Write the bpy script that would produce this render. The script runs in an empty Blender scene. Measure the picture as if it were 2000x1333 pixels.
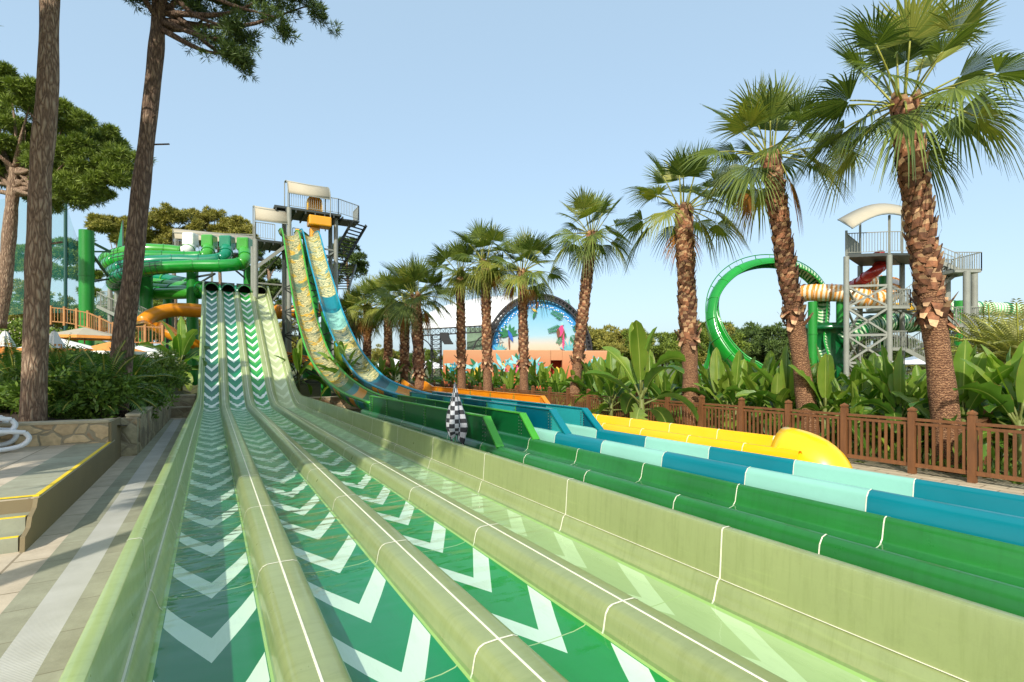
import bpy, math, random
import numpy as np
from mathutils import Vector, Matrix
S = bpy.context.scene
R = math.radians
# ---------------------------------------------------------------- camera, sky, sun, exposure
YAW = R(30.4); CH = 1.9; HOR = 718.0
cd = bpy.data.cameras.new('camera'); cam = bpy.data.objects.new('camera', cd); S.collection.objects.link(cam)
cam.location = (0, 0, CH); cam.rotation_euler = (R(90), 0, -YAW)
cd.lens = 18.0; cd.sensor_width = 36.0; cd.shift_y = (HOR - 666.5) / 2000; cd.clip_end = 3000; cd.clip_start = .05
S.camera = cam
W = bpy.data.worlds.new('World'); S.world = W; W.use_nodes = True
wn = W.node_tree.nodes; wl = W.node_tree.links; wn.clear()
sky = wn.new('ShaderNodeTexSky'); sky.sky_type = 'NISHITA'; sky.sun_disc = False
sky.sun_elevation = R(37); sky.sun_rotation = R(225); sky.air_density = 1.0; sky.dust_density = 2.5; sky.ozone_density = .6
bg = wn.new('ShaderNodeBackground'); bg.inputs[1].default_value = .15
smx = wn.new('ShaderNodeMix'); smx.data_type = 'RGBA'; smx.inputs[0].default_value = .62; wl.new(sky.outputs[0], smx.inputs[6]); smx.inputs[7].default_value = (2.15, 2.98, 3.6, 1)
wo = wn.new('ShaderNodeOutputWorld'); wl.new(smx.outputs[2], bg.inputs[0]); wl.new(bg.outputs[0], wo.inputs[0])
sd = bpy.data.lights.new('sun', 'SUN'); sun = bpy.data.objects.new('sun', sd); S.collection.objects.link(sun)
sd.energy = 2.7; sd.angle = R(.5); sd.color = (1, .95, .86)
SD = Vector((-.70 * math.cos(R(37)), -.714 * math.cos(R(37)), math.sin(R(37))))
sun.rotation_euler = SD.to_track_quat('Z', 'Y').to_euler(); sun.location = SD * 60
S.view_settings.view_transform = 'Standard'; S.view_settings.look = 'None'; S.view_settings.exposure = .8; S.view_settings.gamma = 1
S.render.engine = 'CYCLES'
# ---------------------------------------------------------------- helpers
cs, sn = math.cos(YAW), math.sin(YAW)
def at(px, py, D):
    t = (px - 1000) / 1000
    return Vector((D * (t * cs + sn), D * (cs - t * sn), CH + (HOR - py) * D / 1000))
def onY(px, X):
    t = (px - 1000) / 1000
    return X * (cs - sn * t) / (sn + cs * t)
def ss(x, a, b):
    t = min(1, max(0, (x - a) / (b - a))); return t * t * (3 - 2 * t)
def lerp(a, b, t): return a + (b - a) * t
def interp(x, pts):
    if x <= pts[0][0]: return pts[0][1]
    for (a, b), (c, d) in zip(pts, pts[1:]):
        if x <= c: return b + (d - b) * (x - a) / (c - a)
    return pts[-1][1]
def catmull(P, n=6):
    P = [Vector(p) for p in P]; Q = [2 * P[0] - P[1]] + P + [2 * P[-1] - P[-2]]; out = []
    for i in range(1, len(Q) - 2):
        a, b, c, d = Q[i - 1:i + 3]
        for k in range(n):
            t = k / n
            out.append(.5 * ((2 * b) + (c - a) * t + (2 * a - 5 * b + 4 * c - d) * t * t + (3 * b - a - 3 * c + d) * t ** 3))
    out.append(P[-1]); return out

class MB:
    def __init__(s): s.v = []; s.f = []; s.m = []; s.uv = {}
    def add(s, vs, fs, m=0, uvs=None):
        o = len(s.v); s.v.extend([tuple(v) for v in vs])
        if uvs:
            for i, u in enumerate(uvs): s.uv[o + i] = u
        for f in fs: s.f.append(tuple(i + o for i in f)); s.m.append(m)
        return s
    def box(s, c, d, rz=0, m=0, M=None):
        x, y, z = d[0] / 2, d[1] / 2, d[2] / 2
        vs = [Vector((a, b, e)) for e in (-z, z) for a, b in ((-x, -y), (x, -y), (x, y), (-x, y))]
        rot = M if M else Matrix.Rotation(rz, 3, 'Z')
        vs = [rot @ v + Vector(c) for v in vs]
        return s.add(vs, [(3, 2, 1, 0), (4, 5, 6, 7), (0, 1, 5, 4), (1, 2, 6, 5), (2, 3, 7, 6), (3, 0, 4, 7)], m)
    def bar(s, p, q, w, h=None, m=0):
        p = Vector(p); q = Vector(q); h = h or w; d = q - p
        if d.length < 1e-6: return s
        M = d.to_track_quat('X', 'Z').to_matrix()
        return s.box((p + q) / 2, (d.length, w, h), M=M, m=m)
    def tube(s, P, r, n=8, m=0, cap=True, vs0=0.0):
        P = [Vector(p) for p in P]; N = len(P); rr = r if callable(r) else (lambda t: r)
        T = [(P[min(i + 1, N - 1)] - P[max(i - 1, 0)]).normalized() for i in range(N)]
        up = Vector((0, 0, 1)) if abs(T[0].z) < .9 else Vector((1, 0, 0))
        a = T[0].cross(up).normalized(); vs = []; uv = []; L = vs0
        for i in range(N):
            if i: L += (P[i] - P[i - 1]).length
            a = (a - T[i] * a.dot(T[i])).normalized(); b = T[i].cross(a)
            q = rr(i / (N - 1))
            for k in range(n):
                th = 2 * math.pi * k / n
                vs.append(P[i] + (a * math.cos(th) + b * math.sin(th)) * q); uv.append((k / n, L))
        fs = [(i * n + k, i * n + (k + 1) % n, (i + 1) * n + (k + 1) % n, (i + 1) * n + k) for i in range(N - 1) for k in range(n)]
        if cap: fs += [tuple(range(n))[::-1], tuple(range((N - 1) * n, N * n))]
        return s.add(vs, fs, m, uv)
    def sweep(s, rows, m=0, uvs=None, mf=None, closed=False):
        n = len(rows[0]); vs = [v for r in rows for v in r]; fs = []; ms = []
        for i in range(len(rows) - 1):
            for k in range(n if closed else n - 1):
                k2 = (k + 1) % n
                fs.append((i * n + k, i * n + k2, (i + 1) * n + k2, (i + 1) * n + k)); ms.append(mf(i, k) if mf else m)
        o = len(s.f); s.add(vs, fs, m, [u for r in uvs for u in r] if uvs else None)
        s.m[o:] = ms; return s
    def disc(s, c, r, n=16, m=0, M=None, sx=1, sy=1, a0=0, a1=2 * math.pi):
        M = M or Matrix.Identity(3)
        vs = [Vector(c)] + [Vector(c) + M @ Vector((math.cos(a0 + (a1 - a0) * k / n) * r * sx, math.sin(a0 + (a1 - a0) * k / n) * r * sy, 0)) for k in range(n + 1)]
        return s.add(vs, [(0, k + 1, k + 2) for k in range(n)], m)
    def build(s, name, mats, parent=None, smooth=False, bevel=0, solid=0):
        me = bpy.data.meshes.new(name); me.from_pydata(s.v, [], s.f)
        if not isinstance(mats, (list, tuple)): mats = [mats]
        for m in mats: me.materials.append(m)
        if len(mats) > 1: me.polygons.foreach_set('material_index', s.m)
        if s.uv:
            l = me.uv_layers.new(name='UVMap'); vi = np.zeros(len(me.loops), dtype=np.int32); me.loops.foreach_get('vertex_index', vi)
            a = np.zeros((len(s.v), 2)); 
            for k, u in s.uv.items(): a[k] = u
            l.data.foreach_set('uv', a[vi].ravel())
        if smooth: me.polygons.foreach_set('use_smooth', [True] * len(s.f)); 
        me.update()
        if smooth == 'auto': me.set_sharp_from_angle(angle=R(38))
        o = bpy.data.objects.new(name, me); S.collection.objects.link(o)
        if parent: o.parent = parent; 
        if bevel:
            b = o.modifiers.new('bevel', 'BEVEL'); b.width = bevel; b.segments = 2; b.limit_method = 'ANGLE'
        if solid:
            b = o.modifiers.new('solid', 'SOLIDIFY'); b.thickness = solid; b.offset = 0
        return o
def npmesh(name, V, F, mats, parent=None, mi=None, smooth=False):
    me = bpy.data.meshes.new(name); k = F.shape[1]; n = len(F)
    me.vertices.add(len(V)); me.vertices.foreach_set('co', np.ascontiguousarray(V, dtype=np.float32).ravel())
    me.loops.add(n * k); me.loops.foreach_set('vertex_index', F.astype(np.int32).ravel())
    me.polygons.add(n); me.polygons.foreach_set('loop_start', np.arange(0, n * k, k, dtype=np.int32))
    try: me.polygons.foreach_set('loop_total', np.full(n, k, dtype=np.int32))
    except Exception: pass
    if not isinstance(mats, (list, tuple)): mats = [mats]
    for m in mats: me.materials.append(m)
    if mi is not None: me.polygons.foreach_set('material_index', mi.astype(np.int32))
    me.update(calc_edges=True); me.validate()
    o = bpy.data.objects.new(name, me); S.collection.objects.link(o)
    if parent: o.parent = parent
    return o
def tag(o, label, cat, group=None):
    o['label'] = label; o['category'] = cat
    if group: o['group'] = group
    return o
def thing(name, loc, label, cat, group=None, rz=0):
    o = bpy.data.objects.new(name, None); S.collection.objects.link(o); o.location = loc; o.rotation_euler.z = rz; o.empty_display_size = .3
    return tag(o, label, cat, group)
def struct(o, kind='structure'): o['kind'] = kind; return o
KIDS = {}
def kids(o):
    return [c for c in S.collection.objects if c.parent == o]
def dup(root, loc, rz=0, label=None, sc=1, group=None, tree=None):
    r = root.copy(); S.collection.objects.link(r); r.location = loc; r.rotation_euler.z = rz
    r.scale = (sc, sc, sc) if not isinstance(sc, (tuple, list)) else sc
    if label: r['label'] = label
    if group: r['group'] = group
    for ch, gs in (tree or [(c, kids(c)) for c in kids(root)]):
        c = ch.copy(); S.collection.objects.link(c); c.parent = r
        for g in gs:
            d = g.copy(); S.collection.objects.link(d); d.parent = c
    return r
def tree_of(root): return [(c, kids(c)) for c in kids(root)]
# ---------------------------------------------------------------- materials
def srgb(r, g, b):
    return tuple(((c / 255) / 12.92 if c / 255 <= .04045 else ((c / 255 + .055) / 1.055) ** 2.4) for c in (r, g, b))
class NT:
    def __init__(s, name):
        s.m = bpy.data.materials.new(name); s.m.use_nodes = True; s.n = s.m.node_tree.nodes; s.l = s.m.node_tree.links
        s.b = s.n['Principled BSDF']; s.out = s.n['Material Output']; s.tc = None
    def N(s, t, **k):
        x = s.n.new(t)
        for a, b in k.items(): setattr(x, a, b)
        return x
    def L(s, a, b): s.l.new(a, b)
    def co(s, w='Object', sc=None):
        if not s.tc: s.tc = s.N('ShaderNodeTexCoord')
        o = s.tc.outputs[w]
        if sc:
            mp = s.N('ShaderNodeMapping'); mp.inputs['Scale'].default_value = sc if isinstance(sc, tuple) else (sc,) * 3; s.L(o, mp.inputs[0]); o = mp.outputs[0]
        return o
    def noise(s, scale, detail=4, co=None, rough=.6):
        x = s.N('ShaderNodeTexNoise'); x.inputs['Scale'].default_value = scale; x.inputs['Detail'].default_value = detail; x.inputs['Roughness'].default_value = rough
        s.L(co or s.co(), x.inputs['Vector']); return x.outputs['Fac']
    def math(s, op, a, b=None, c=None):
        x = s.N('ShaderNodeMath', operation=op)
        for i, v in enumerate((a, b, c)):
            if v is None: continue
            if isinstance(v, (int, float)): x.inputs[i].default_value = v
            else: s.L(v, x.inputs[i])
        return x.outputs[0]
    def ramp(s, f, pts, interp='LINEAR'):
        x = s.N('ShaderNodeValToRGB'); e = x.color_ramp.elements; x.color_ramp.interpolation = interp
        while len(e) < len(pts): e.new(.5)
        for q, (p, c) in zip(e, pts): q.position = p; q.color = (*c, 1) if len(c) == 3 else c
        s.L(f, x.inputs[0]); return x.outputs[0]
    def mix(s, f, a, b, mode='MIX'):
        x = s.N('ShaderNodeMix', data_type='RGBA', blend_type=mode)
        for i, v in ((0, f), (6, a), (7, b)):
            if isinstance(v, (int, float)): x.inputs[i].default_value = v
            elif isinstance(v, tuple): x.inputs[i].default_value = (*v, 1)
            else: s.L(v, x.inputs[i])
        return x.outputs[2]
    def bump(s, h, st=.3, dist=.01):
        x = s.N('ShaderNodeBump'); x.inputs['Strength'].default_value = st; x.inputs['Distance'].default_value = dist; s.L(h, x.inputs['Height']); s.L(x.outputs[0], s.b.inputs['Normal']); return x
    def set(s, **k):
        for a, v in k.items():
            i = s.b.inputs[a.replace('_', ' ')]
            if isinstance(v, (int, float)): i.default_value = v
            elif isinstance(v, tuple): i.default_value = (*v, 1) if len(v) == 3 else v
            else: s.L(v, i)
def mat(name, c, rough=.5, var=.12, scale=3, bump=0, bscale=60, coat=0, metal=0, island=0, dirt=0, wstretch=None, streak=0):
    t = NT(name); lo = tuple(x * (1 - var) for x in c); hi = tuple(min(1, x * (1 + var)) for x in c)
    f = t.noise(scale, 5, co=t.co(sc=wstretch) if wstretch else None)
    col = t.ramp(f, [(.3, lo), (.7, hi)])
    if island:
        g = t.N('ShaderNodeNewGeometry'); col = t.mix(1.0, col, t.ramp(g.outputs['Random Per Island'], [(0, (1 - island,) * 3), (1, (1 + island,) * 3)]), 'MULTIPLY')
    if dirt:
        d = t.ramp(t.noise(scale * 4, 8, rough=.75), [(.5, (1, 1, 1)), (.75, (1 - dirt,) * 3)]); col = t.mix(1.0, col, d, 'MULTIPLY')
    if streak:
        s1 = t.ramp(t.noise(2.2, 6, t.co(sc=(1, 9, .7)), .7), [(.48, (1, 1, 1)), (.72, (.84, .86, .78))]); s2 = t.ramp(t.noise(1.1, 3, t.co(sc=(14, 1, 14)), .6), [(.6, (1, 1, 1)), (.7, (1.1, 1.1, 1.08))])
        col = t.mix(1.0, t.mix(1.0, col, s1, 'MULTIPLY'), s2, 'MULTIPLY'); t.bump(t.noise(2.5, 3), .25, .02)
        rough = t.math('ADD', t.math('MULTIPLY', t.noise(5, 5), .3), .18)
    t.set(Base_Color=col, Roughness=rough, Metallic=metal)
    if coat: t.set(Coat_Weight=coat, Coat_Roughness=.08)
    if bump: t.bump(t.noise(bscale, 4), bump, .01)
    return t.m
def leafmat(name, c1, c2, rough=.5, trans=.25, ns=.6):
    t = NT(name); g = t.N('ShaderNodeNewGeometry')
    f = t.math('ADD', t.math('MULTIPLY', g.outputs['Random Per Island'], .6), t.math('MULTIPLY', t.noise(ns, 2), .5))
    col = t.ramp(f, [(.15, c1), (.85, c2)])
    t.set(Base_Color=col, Roughness=rough, Specular_IOR_Level=.3)
    tr = t.N('ShaderNodeBsdfTranslucent'); t.L(t.mix(1.0, col, (1.3, 1.5, .6), 'MULTIPLY'), tr.inputs[0])
    mx = t.N('ShaderNodeMixShader'); mx.inputs[0].default_value = trans
    t.L(t.b.outputs[0], mx.inputs[1]); t.L(tr.outputs[0], mx.inputs[2]); t.L(mx.outputs[0], t.out.inputs[0]); return t.m
M = {}
FG = dict(rough=.3, var=.07, scale=1.5, coat=.25)
M['pale'] = mat('pale_green_fibreglass', srgb(146, 157, 102), .34, .09, 1.2, coat=.3, dirt=.16, streak=1)
M['palerim'] = mat('pale_rim', srgb(160, 178, 112), .36, .08, 1.2, coat=.3, dirt=.14, streak=1)
M['seam'] = mat('white_caulk', srgb(235, 232, 205), .6, .12, 9)
M['green'] = mat('green_fibreglass', srgb(34, 112, 44), .3, .16, 1.4, coat=.3, dirt=.15, streak=1)
M['dgreen'] = mat('dark_green_fibreglass', srgb(12, 92, 44), .28, .15, 1.5, coat=.35, dirt=.2)
M['rimgreen'] = mat('bright_green_rim', srgb(70, 160, 50), .35, .1, 2)
M['blue'] = mat('blue_fibreglass', srgb(0, 118, 128), .3, .1, 1.4, coat=.3, dirt=.08)
M['aqua'] = mat('aqua_fibreglass', srgb(140, 196, 176), .35, .06, 1.4, coat=.3, dirt=.08)
M['dteal'] = mat('dark_teal_fibreglass', srgb(0, 88, 104), .3, .15, 1.4, coat=.3, dirt=.15)
M['mteal'] = mat('mid_teal_fibreglass', srgb(40, 150, 150), .3, .1, 1.4, coat=.3, dirt=.15)
M['yellow'] = mat('yellow_fibreglass', srgb(250, 190, 10), .28, .05, 1.4, coat=.4)
M['orange'] = mat('orange_fibreglass', srgb(222, 140, 22), .3, .12, 1.4, coat=.3, dirt=.15)
M['navy'] = mat('navy_fibreglass', srgb(18, 30, 90), .3, .1, 2, coat=.3)
M['bluerim'] = mat('blue_rim', srgb(20, 140, 165), .35, .1, 2)
M['bolt'] = mat('bolt_steel', (.35, .36, .35), .4, .1, 5, metal=.8)
M['steel'] = mat('grey_painted_steel', srgb(140, 142, 130), .55, .1, 2, dirt=.25)
M['dsteel'] = mat('dark_steel', srgb(60, 66, 62), .5, .2, 2)
M['black'] = mat('black_metal', (.015, .015, .016), .5, .1, 4)
M['column'] = mat('green_column_paint', srgb(32, 130, 42), .4, .15, .8, dirt=.2)
M['tubeA'] = mat('tube_bright_green', srgb(22, 140, 40), .25, .2, .5, coat=.5)
M['tubeB'] = mat('tube_teal', srgb(0, 122, 84), .25, .2, .5, coat=.5)
M['tubeC'] = mat('tube_mid_green', srgb(60, 150, 40), .25, .15, .5, coat=.5)
M['tubeW'] = mat('tube_white', srgb(225, 228, 215), .3, .08, .8, coat=.4)
M['red'] = mat('red_fibreglass', srgb(170, 35, 25), .3, .15, 1, coat=.4)
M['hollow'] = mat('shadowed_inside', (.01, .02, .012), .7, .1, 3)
M['canvas'] = mat('cream_canvas', srgb(176, 166, 142), .85, .06, .7, bump=.2, bscale=30, dirt=.15)
M['canvas2'] = mat('white_canvas', srgb(240, 236, 226), .85, .05, .7, bump=.2, bscale=20)
M['canvasO'] = mat('orange_canvas', srgb(225, 150, 70), .85, .1, .9, bump=.2, bscale=20)
M['wood'] = mat('brown_wood', srgb(112, 72, 40), .6, .22, 2.5, bump=.3, bscale=50, wstretch=(6, 6, 1), island=.18)
M['woodl'] = mat('light_wood', srgb(168, 118, 70), .65, .2, 2.5, bump=.2, bscale=40, island=.15)
M['concrete'] = mat('beige_render', srgb(128, 114, 84), .85, .08, 1.5, bump=.25, bscale=90, dirt=.12)
M['coping'] = mat('coping_stone', srgb(178, 166, 138), .85, .15, 3, bump=.3, bscale=60, dirt=.2)
M['slate'] = mat('green_slate_tile', srgb(150, 152, 130), .7, .2, 2, bump=.25, bscale=30, dirt=.2)
M['nosing'] = mat('yellow_nosing', srgb(240, 205, 40), .6, .1, 6, dirt=.2)
M['soil'] = mat('planter_soil', (.05, .035, .022), .95, .4, 6, bump=1, bscale=20)
M['plast'] = mat('white_plastic', (.8, .8, .8), .35, .03, 5)
M['lawn'] = mat('lawn_grass', srgb(120, 150, 60), .9, .2, .8, bump=.6, bscale=30)
M['white'] = mat('white_membrane', (.85, .85, .83), .6, .03, 1)
M['brownt'] = leafmat('dry_brown_frond', srgb(120, 72, 30), srgb(190, 130, 60), .6, .15)
M['palm'] = leafmat('palm_leaf', srgb(44, 68, 28), srgb(120, 134, 60), .4, .22)
M['palmy'] = leafmat('palm_leaf_yellowing', srgb(96, 116, 44), srgb(156, 154, 70), .42, .25)
M['petiole'] = mat('petiole', srgb(150, 150, 60), .5, .2, 3)
M['bstem'] = mat('banana_stem', srgb(104, 112, 52), .6, .3, 5, bump=.3, bscale=20)
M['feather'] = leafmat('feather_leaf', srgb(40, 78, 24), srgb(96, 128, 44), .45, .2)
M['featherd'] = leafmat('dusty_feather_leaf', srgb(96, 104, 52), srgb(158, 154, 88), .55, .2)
M['shrub'] = leafmat('shrub_leaf', srgb(46, 76, 26), srgb(122, 148, 58), .45, .2)
M['shrub2'] = leafmat('light_shrub_leaf', srgb(70, 98, 34), srgb(134, 150, 66), .45, .2)
M['pine'] = leafmat('pine_needles', srgb(46, 68, 22), srgb(136, 152, 58), .55, .12, .35)
M['pined'] = leafmat('dark_pine_needles', srgb(38, 58, 28), srgb(100, 120, 56), .55, .12, .5)
M['pineo'] = leafmat('olive_pine_needles', srgb(90, 96, 40), srgb(166, 156, 72), .6, .12, .35)
M['flower'] = mat('pale_flower', srgb(230, 205, 195), .6, .1, 3)
def barkmat(name, a, b, c):
    t = NT(name); co = t.co(sc=(5, 5, 1.0))
    v = t.N('ShaderNodeTexVoronoi'); v.feature = 'DISTANCE_TO_EDGE'; v.inputs['Scale'].default_value = 5.2
    nz = t.N('ShaderNodeTexNoise'); nz.inputs['Scale'].default_value = 2; t.L(co, nz.inputs[0])
    mx = t.mix(.42, co, nz.outputs['Color']); t.L(mx, v.inputs['Vector'])
    f = t.math('ADD', t.math('MULTIPLY', v.outputs['Distance'], 1.5), t.math('MULTIPLY', t.noise(9, 8, co, .75), .62))
    t.set(Base_Color=t.ramp(f, [(.2, a), (.45, b), (.8, c)]), Roughness=.9); t.bump(f, 1.0, .05); return t.m
M['bark'] = barkmat('pine_bark', srgb(76, 58, 46), srgb(140, 112, 88), srgb(184, 158, 130))
M['barkd'] = barkmat('dark_pine_bark', srgb(58, 44, 36), srgb(112, 88, 70), srgb(156, 130, 106))
M['boott'] = mat('palm_leaf_base_tip', srgb(188, 150, 110), .8, .4, 9, bump=.5, bscale=40, island=.4)
M['amber'] = mat('amber_fibreglass', srgb(228, 158, 24), .3, .1, 1.4, coat=.3, dirt=.1)
M['boot'] = mat('palm_leaf_base', srgb(126, 82, 54), .8, .5, 9, bump=.6, bscale=40, island=.6)
def t_trunk():
    t = NT('palm_trunk_rings'); co = t.co()
    w = t.N('ShaderNodeTexWave'); w.bands_direction = 'Z'; w.inputs['Scale'].default_value = 7; w.inputs['Distortion'].default_value = 9; w.inputs['Detail'].default_value = 6; w.inputs['Detail Scale'].default_value = 3.5; t.L(co, w.inputs[0])
    f = t.math('ADD', t.math('MULTIPLY', w.outputs['Fac'], .55), t.math('MULTIPLY', t.noise(14, 6), .5))
    t.set(Base_Color=t.ramp(f, [(.25, srgb(96, 62, 42)), (.5, srgb(136, 94, 64)), (.75, srgb(168, 126, 90))]), Roughness=.9); t.bump(f, .9, .03); return t.m
M['trunk'] = t_trunk()
def t_banana():
    t = NT('banana_leaf'); uv = t.co('UV'); sp = t.N('ShaderNodeSeparateXYZ'); t.L(uv, sp.inputs[0])
    au = t.math('ABSOLUTE', sp.outputs[0])
    w = t.N('ShaderNodeTexWave'); w.bands_direction = 'Y'; w.inputs['Scale'].default_value = 9; w.inputs['Distortion'].default_value = 1.5; t.L(uv, w.inputs[0])
    g = t.N('ShaderNodeNewGeometry')
    f = t.math('ADD', t.math('MULTIPLY', t.noise(1.3, 3), .7), t.math('MULTIPLY', g.outputs['Random Per Island'], .5))
    col = t.ramp(f, [(.2, srgb(48, 86, 26)), (.55, srgb(94, 132, 40)), (.95, srgb(152, 166, 66))])
    col = t.mix(t.math('LESS_THAN', au, .05), col, srgb(178, 190, 100))
    col = t.mix(t.math('MULTIPLY', w.outputs['Fac'], .22), col, srgb(60, 90, 30))
    col = t.mix(t.math('GREATER_THAN', t.math('ADD', au, t.math('MULTIPLY', t.noise(9, 4), .35)), 1.17), col, srgb(160, 130, 70))
    t.set(Base_Color=col, Roughness=.34, Specular_IOR_Level=.45); t.bump(w.outputs['Fac'], .25, .01)
    tr = t.N('ShaderNodeBsdfTranslucent'); t.L(t.mix(1.0, col, (1.3, 1.6, .5), 'MULTIPLY'), tr.inputs[0])
    mx = t.N('ShaderNodeMixShader'); mx.inputs[0].default_value = .28
    t.L(t.b.outputs[0], mx.inputs[1]); t.L(tr.outputs[0], mx.inputs[2]); t.L(mx.outputs[0], t.out.inputs[0]); return t.m
M['banana'] = t_banana()
def t_chevron(name, base, white, wob=1, dark=None, seamc=(.6, .62, .45)):
    t = NT(name); sp = t.N('ShaderNodeSeparateXYZ'); t.L(t.co('UV'), sp.inputs[0]); u, v = sp.outputs[0], sp.outputs[1]
    far = t.N('ShaderNodeMapRange'); far.inputs[1].default_value = 6.5; far.inputs[2].default_value = 14; far.inputs[3].default_value = .0; far.inputs[4].default_value = 1; t.L(v, far.inputs[0])
    off = t.N('ShaderNodeMapRange'); off.inputs[1].default_value = 23; off.inputs[2].default_value = 25.5; off.inputs[3].default_value = 1; off.inputs[4].default_value = .0; t.L(v, off.inputs[0])
    amp = t.math('MULTIPLY', far.outputs[0], off.outputs[0])
    nz = t.noise(4.5, 1.5, t.co(sc=(.3, 2.6, 1))); nz2 = t.noise(5.0, 1, t.co(sc=(.4, 1.2, 1)))
    vv = t.math('ADD', v, t.math('MULTIPLY', t.math('SUBTRACT', nz, .5), t.math('MULTIPLY', amp, 1.35 * wob)))
    uu = t.math('ADD', u, t.math('MULTIPLY', t.math('SUBTRACT', nz2, .5), t.math('MULTIPLY', amp, .18 * wob)))
    k = t.math('SUBTRACT', t.math('SUBTRACT', vv, t.math('MULTIPLY', t.math('ABSOLUTE', uu), 2.1)), 3.4 - 9.5)
    fr = t.math('FRACT', t.math('DIVIDE', k, .95))
    ch = t.math('MULTIPLY', t.math('LESS_THAN', fr, .33), t.math('LESS_THAN', t.math('ABSOLUTE', uu), .268))
    b = t.ramp(t.noise(.8, 4), [(.3, tuple(x * .85 for x in base)), (.7, base)])
    if dark: # painted darker band below each chevron
        b = t.mix(t.math('MULTIPLY', t.math('GREATER_THAN', fr, .66), t.math('GREATER_THAN', v, 24.8)), b, dark)
    col = t.mix(ch, b, white)
    # grime streaks
    col = t.mix(1.0, col, t.ramp(t.noise(7, 8, t.co(sc=(3, .5, 1)), .75), [(.5, (1, 1, 1)), (.8, (.86, .88, .84))]), 'MULTIPLY')
    jn = t.math('LESS_THAN', t.math('FRACT', t.math('DIVIDE', t.math('SUBTRACT', v, 2.62), 1.83)), .0055); col = t.mix(jn, col, srgb(186, 200, 140))
    edge = t.math('GREATER_THAN', t.math('ABSOLUTE', u), .272)
    col = t.mix(edge, col, srgb(172, 196, 116))
    t.set(Base_Color=col, Roughness=.32, Coat_Weight=.2, Coat_Roughness=.15)
    t.bump(t.noise(3, 2, t.co(sc=(1, 1, 1))), .1, .01); return t.m
def t_water():
    t = NT('rippled_water'); sp = t.N('ShaderNodeSeparateXYZ'); t.L(t.co(), sp.inputs[0])
    mr = t.N('ShaderNodeMapRange'); mr.inputs[1].default_value = 3.5; mr.inputs[2].default_value = 12; mr.inputs[3].default_value = .045; mr.inputs[4].default_value = 2.2; t.L(sp.outputs[1], mr.inputs[0])
    h = t.math('ADD', t.noise(2.6, 1.5, t.co(sc=(.7, 1.9, 1)), .45), t.math('MULTIPLY', t.noise(6, 1, t.co(sc=(.7, 1.8, 1))), .16))
    h = t.math('MULTIPLY', h, mr.outputs[0])
    bp = t.N('ShaderNodeBump'); bp.inputs['Strength'].default_value = .9; bp.inputs['Distance'].default_value = .22; t.L(h, bp.inputs['Height'])
    fr = t.N('ShaderNodeFresnel'); fr.inputs[0].default_value = 1.33; t.L(bp.outputs[0], fr.inputs['Normal'])
    gl = t.N('ShaderNodeBsdfGlossy'); gl.inputs['Roughness'].default_value = .03; t.L(bp.outputs[0], gl.inputs['Normal'])
    tr = t.N('ShaderNodeBsdfTransparent'); tr.inputs[0].default_value = (.84, .94, .87, 1)
    ge = t.N('ShaderNodeNewGeometry'); fac = t.math('MULTIPLY', fr.outputs[0], t.math('SUBTRACT', 1, ge.outputs['Backfacing']))
    mx = t.N('ShaderNodeMixShader'); t.L(fac, mx.inputs[0]); t.L(tr.outputs[0], mx.inputs[1]); t.L(gl.outputs[0], mx.inputs[2]); t.L(mx.outputs[0], t.out.inputs[0]); return t.m
M['water'] = t_water()
def t_stone(name, cols, scale=3.4, mortar=srgb(150, 138, 112), w=.05):
    t = NT(name); co = t.co(sc=(1, 1, 1.25))
    nz = t.N('ShaderNodeTexNoise'); nz.inputs['Scale'].default_value = 3; t.L(co, nz.inputs[0]); mx = t.mix(.12, co, nz.outputs['Color'])
    v = t.N('ShaderNodeTexVoronoi'); v.feature = 'DISTANCE_TO_EDGE'; v.inputs['Scale'].default_value = scale; t.L(mx, v.inputs['Vector'])
    v2 = t.N('ShaderNodeTexVoronoi'); v2.inputs['Scale'].default_value = scale; t.L(mx, v2.inputs['Vector'])
    s2 = t.N('ShaderNodeSeparateColor'); t.L(v2.outputs['Color'], s2.inputs[0])
    col = t.ramp(s2.outputs[0], [(i / max(1, len(cols) - 1), c) for i, c in enumerate(cols)])
    col = t.mix(1.0, col, t.ramp(t.noise(9, 6), [(.3, (.72, .7, .66)), (.7, (1.12, 1.1, 1.05))]), 'MULTIPLY')
    e = t.math('GREATER_THAN', v.outputs['Distance'], w)
    t.set(Base_Color=t.mix(e, mortar, col), Roughness=.88)
    h = t.math('ADD', t.math('MINIMUM', v.outputs['Distance'], w * 2), t.math('MULTIPLY', t.noise(14, 5), .08)); t.bump(h, 1, .12); return t.m
M['stone'] = t_stone('rubble_stone', [srgb(176, 140, 104), srgb(200, 178, 140), srgb(150, 120, 92), srgb(214, 190, 150), srgb(166, 150, 122)])
M['stone2'] = t_stone('grey_rubble_stone', [srgb(150, 138, 112), srgb(186, 174, 142), srgb(128, 116, 96), srgb(170, 150, 118)], 3.0)
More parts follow.
